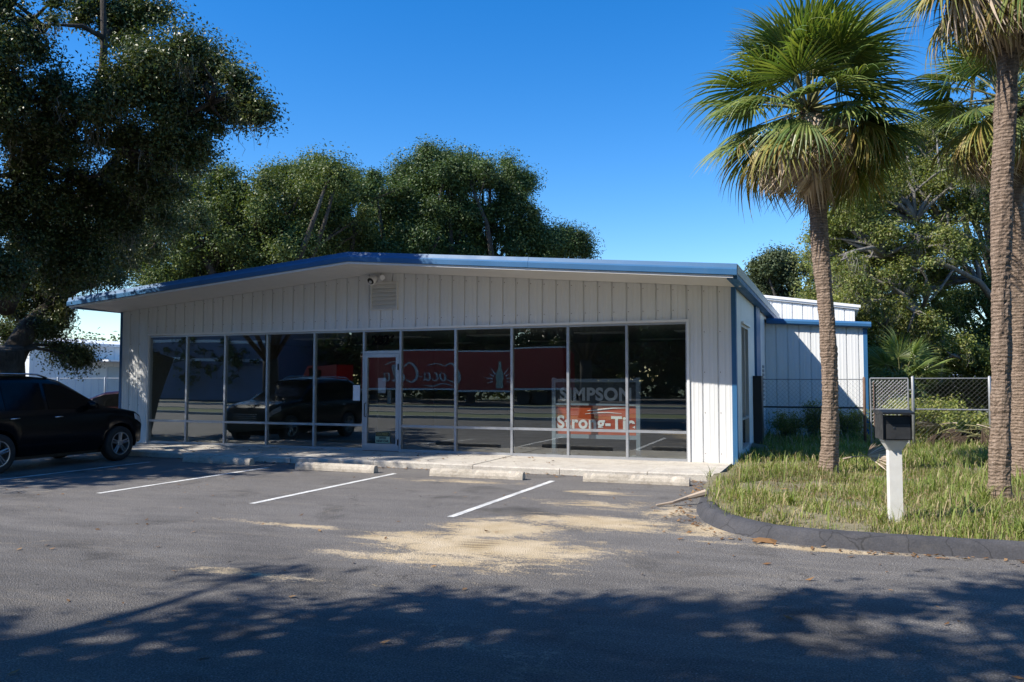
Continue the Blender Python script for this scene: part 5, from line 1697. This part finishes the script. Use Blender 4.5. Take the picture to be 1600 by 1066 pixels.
def stroke(b, pts, w, y):
    """a brush stroke of lettering, pts in (u, z) with u along the reading direction (-X)"""
    P = [Vector((-u, 0, z)) for u, z in pts]
    # smooth it
    Q = []
    for i in range(len(P) - 1):
        p0, p1, p2, p3 = P[max(0, i - 1)], P[i], P[i + 1], P[min(len(P) - 1, i + 2)]
        for k in range(6):
            s = k / 6
            Q.append(0.5 * ((2 * p1) + (p2 - p0) * s + (2 * p0 - 5 * p1 + 4 * p2 - p3) * s * s + (3 * p1 - p0 - 3 * p2 + p3) * s ** 3))
    Q.append(P[-1])
    rows = []
    for i, q in enumerate(Q):
        d = (Q[min(i + 1, len(Q) - 1)] - Q[max(0, i - 1)]).normalized()
        nn = Vector((-d.z, 0, d.x))
        ww = w * (0.55 + 0.75 * abs(d.z)) * min(1, 0.25 + 4 * min(i, len(Q) - 1 - i) / len(Q))
        rows.append([(q.x + nn.x * ww, y, q.z + nn.z * ww), (q.x - nn.x * ww, y, q.z - nn.z * ww)])
    b.grid(rows)


b = MB()
u0, z0, yy = 25.3, 1.55, -20.975
lets = [([(1.25, 1.25), (0.75, 1.45), (0.25, 1.0), (0.15, 0.45), (0.5, 0.1), (1.1, 0.25)], 0.09),
        ([(1.25, 1.25), (1.9, 1.45), (2.7, 1.30)], 0.05),
        ([(1.45, 0.75), (1.25, 0.55), (1.3, 0.2), (1.55, 0.25), (1.65, 0.6), (1.5, 0.8)], 0.06),
        ([(2.2, 0.75), (1.95, 0.7), (1.85, 0.3), (2.1, 0.18), (2.3, 0.35)], 0.06),
        ([(2.8, 0.75), (2.5, 0.7), (2.45, 0.3), (2.65, 0.2), (2.85, 0.6)], 0.06), ([(2.88, 0.8), (2.82, 0.3), (3.0, 0.2)], 0.06),
        ([(3.05, 0.45), (3.35, 0.5)], 0.05),
        ([(4.55, 1.2), (4.1, 1.5), (3.6, 1.1), (3.5, 0.45), (3.9, 0.1), (4.4, 0.3)], 0.09),
        ([(4.55, 1.2), (5.3, 1.6), (6.1, 1.35)], 0.05),
        ([(4.75, 0.75), (4.55, 0.55), (4.6, 0.2), (4.85, 0.25), (4.95, 0.6), (4.8, 0.8)], 0.06),
        ([(5.25, 0.4), (5.45, 1.15), (5.3, 1.3), (5.2, 0.5), (5.35, 0.18), (5.5, 0.3)], 0.055),
        ([(6.05, 0.75), (5.75, 0.7), (5.7, 0.3), (5.9, 0.2), (6.1, 0.6)], 0.06), ([(6.12, 0.8), (6.08, 0.3), (6.28, 0.2)], 0.06),
        ([(0.7, -0.18), (1.4, -0.02), (2.2, -0.2), (3.0, -0.12)], 0.06)]
for pts, w in lets: stroke(b, [(u0 + u * 1.03, z0 + z) for u, z in pts], w, yy)
b.build('lettering', M['eave'], t)
b = MB()
bx = -22.2
bot = [(0.0, 3.25), (0.11, 3.25), (0.11, 3.05), (0.14, 2.75), (0.30, 2.35), (0.33, 2.05), (0.24, 1.80), (0.30, 1.55), (0.28, 1.35), (0.0, 1.35)]
ring = [(bx + x, -20.97, z) for x, z in bot] + [(bx - x, -20.97, z) for x, z in bot[::-1][1:-1]]
b.add(ring, [tuple(range(len(ring)))])
b.build('bottle_emblem', pm('pale green emblem', (0.42, 0.52, 0.44), 0.5, 0.05, 3), t)
b = MB()
for k in range(11):
    a = R(-10 + 20 * k)
    if 60 < math.degrees(a) < 120: continue
    ca, sa = math.cos(a), math.sin(a)
    r0, r1 = 0.55, 1.35 if k % 2 else 1.1
    b.add([(bx + ca * r0 - sa * 0.05, -20.975, 1.9 + sa * r0 + ca * 0.05), (bx + ca * r0 + sa * 0.05, -20.975, 1.9 + sa * r0 - ca * 0.05), (bx + ca * r1, -20.975, 1.9 + sa * r1)], [(0, 1, 2)])
b.build('ray_emblem', M['sign_white'], t)
t = thing('truck_tractor', 'red truck tractor coupled ahead of the long red trailer', 'truck', (-38, -22, 0))
b = MB()
b.prism([(-41.0, -23.4, 0.6), (-41.0, -23.4, 1.7), (-39.2, -23.4, 1.9), (-38.6, -23.4, 2.9), (-36.0, -23.4, 3.1), (-36.0, -23.4, 0.6)][::-1], [(-41.0, -21.1, 0.6), (-41.0, -21.1, 1.7), (-39.2, -21.1, 1.9), (-38.6, -21.1, 2.9), (-36.0, -21.1, 3.1), (-36.0, -21.1, 0.6)][::-1])
b.build('cab', M['trailer_red'], t)
MB().box(-38.5, -37.4, -21.095, -21.08, 1.95, 2.7).build('side_glass', M['carglass'], t)
for x in (-40.0, -36.6, -35.2): MB().tube([(x, -21.6, 0.5), (x, -21.1, 0.5)], 0.5, 20).build('wheel', M['rubber'], t)
MB().box(-36.0, -33.6, -23.0, -21.6, 0.7, 1.0).build('chassis', M['black'], t)
t = thing('street_building', 'blue building with pale window bands beyond the street', 'building', (-55, -27, 0))
b = MB().box(-66, -46, -38, -27, 0, 6.6)
b.build('wall', pm('blue wall', (0.12, 0.17, 0.27), 0.6, 0.1, 1), t)
b = MB()
for z in (3.6, 5.3): b.box(-65, -47, -27, -26.97, z, z + 0.25)
b.build('band', M['sign_white'], t)
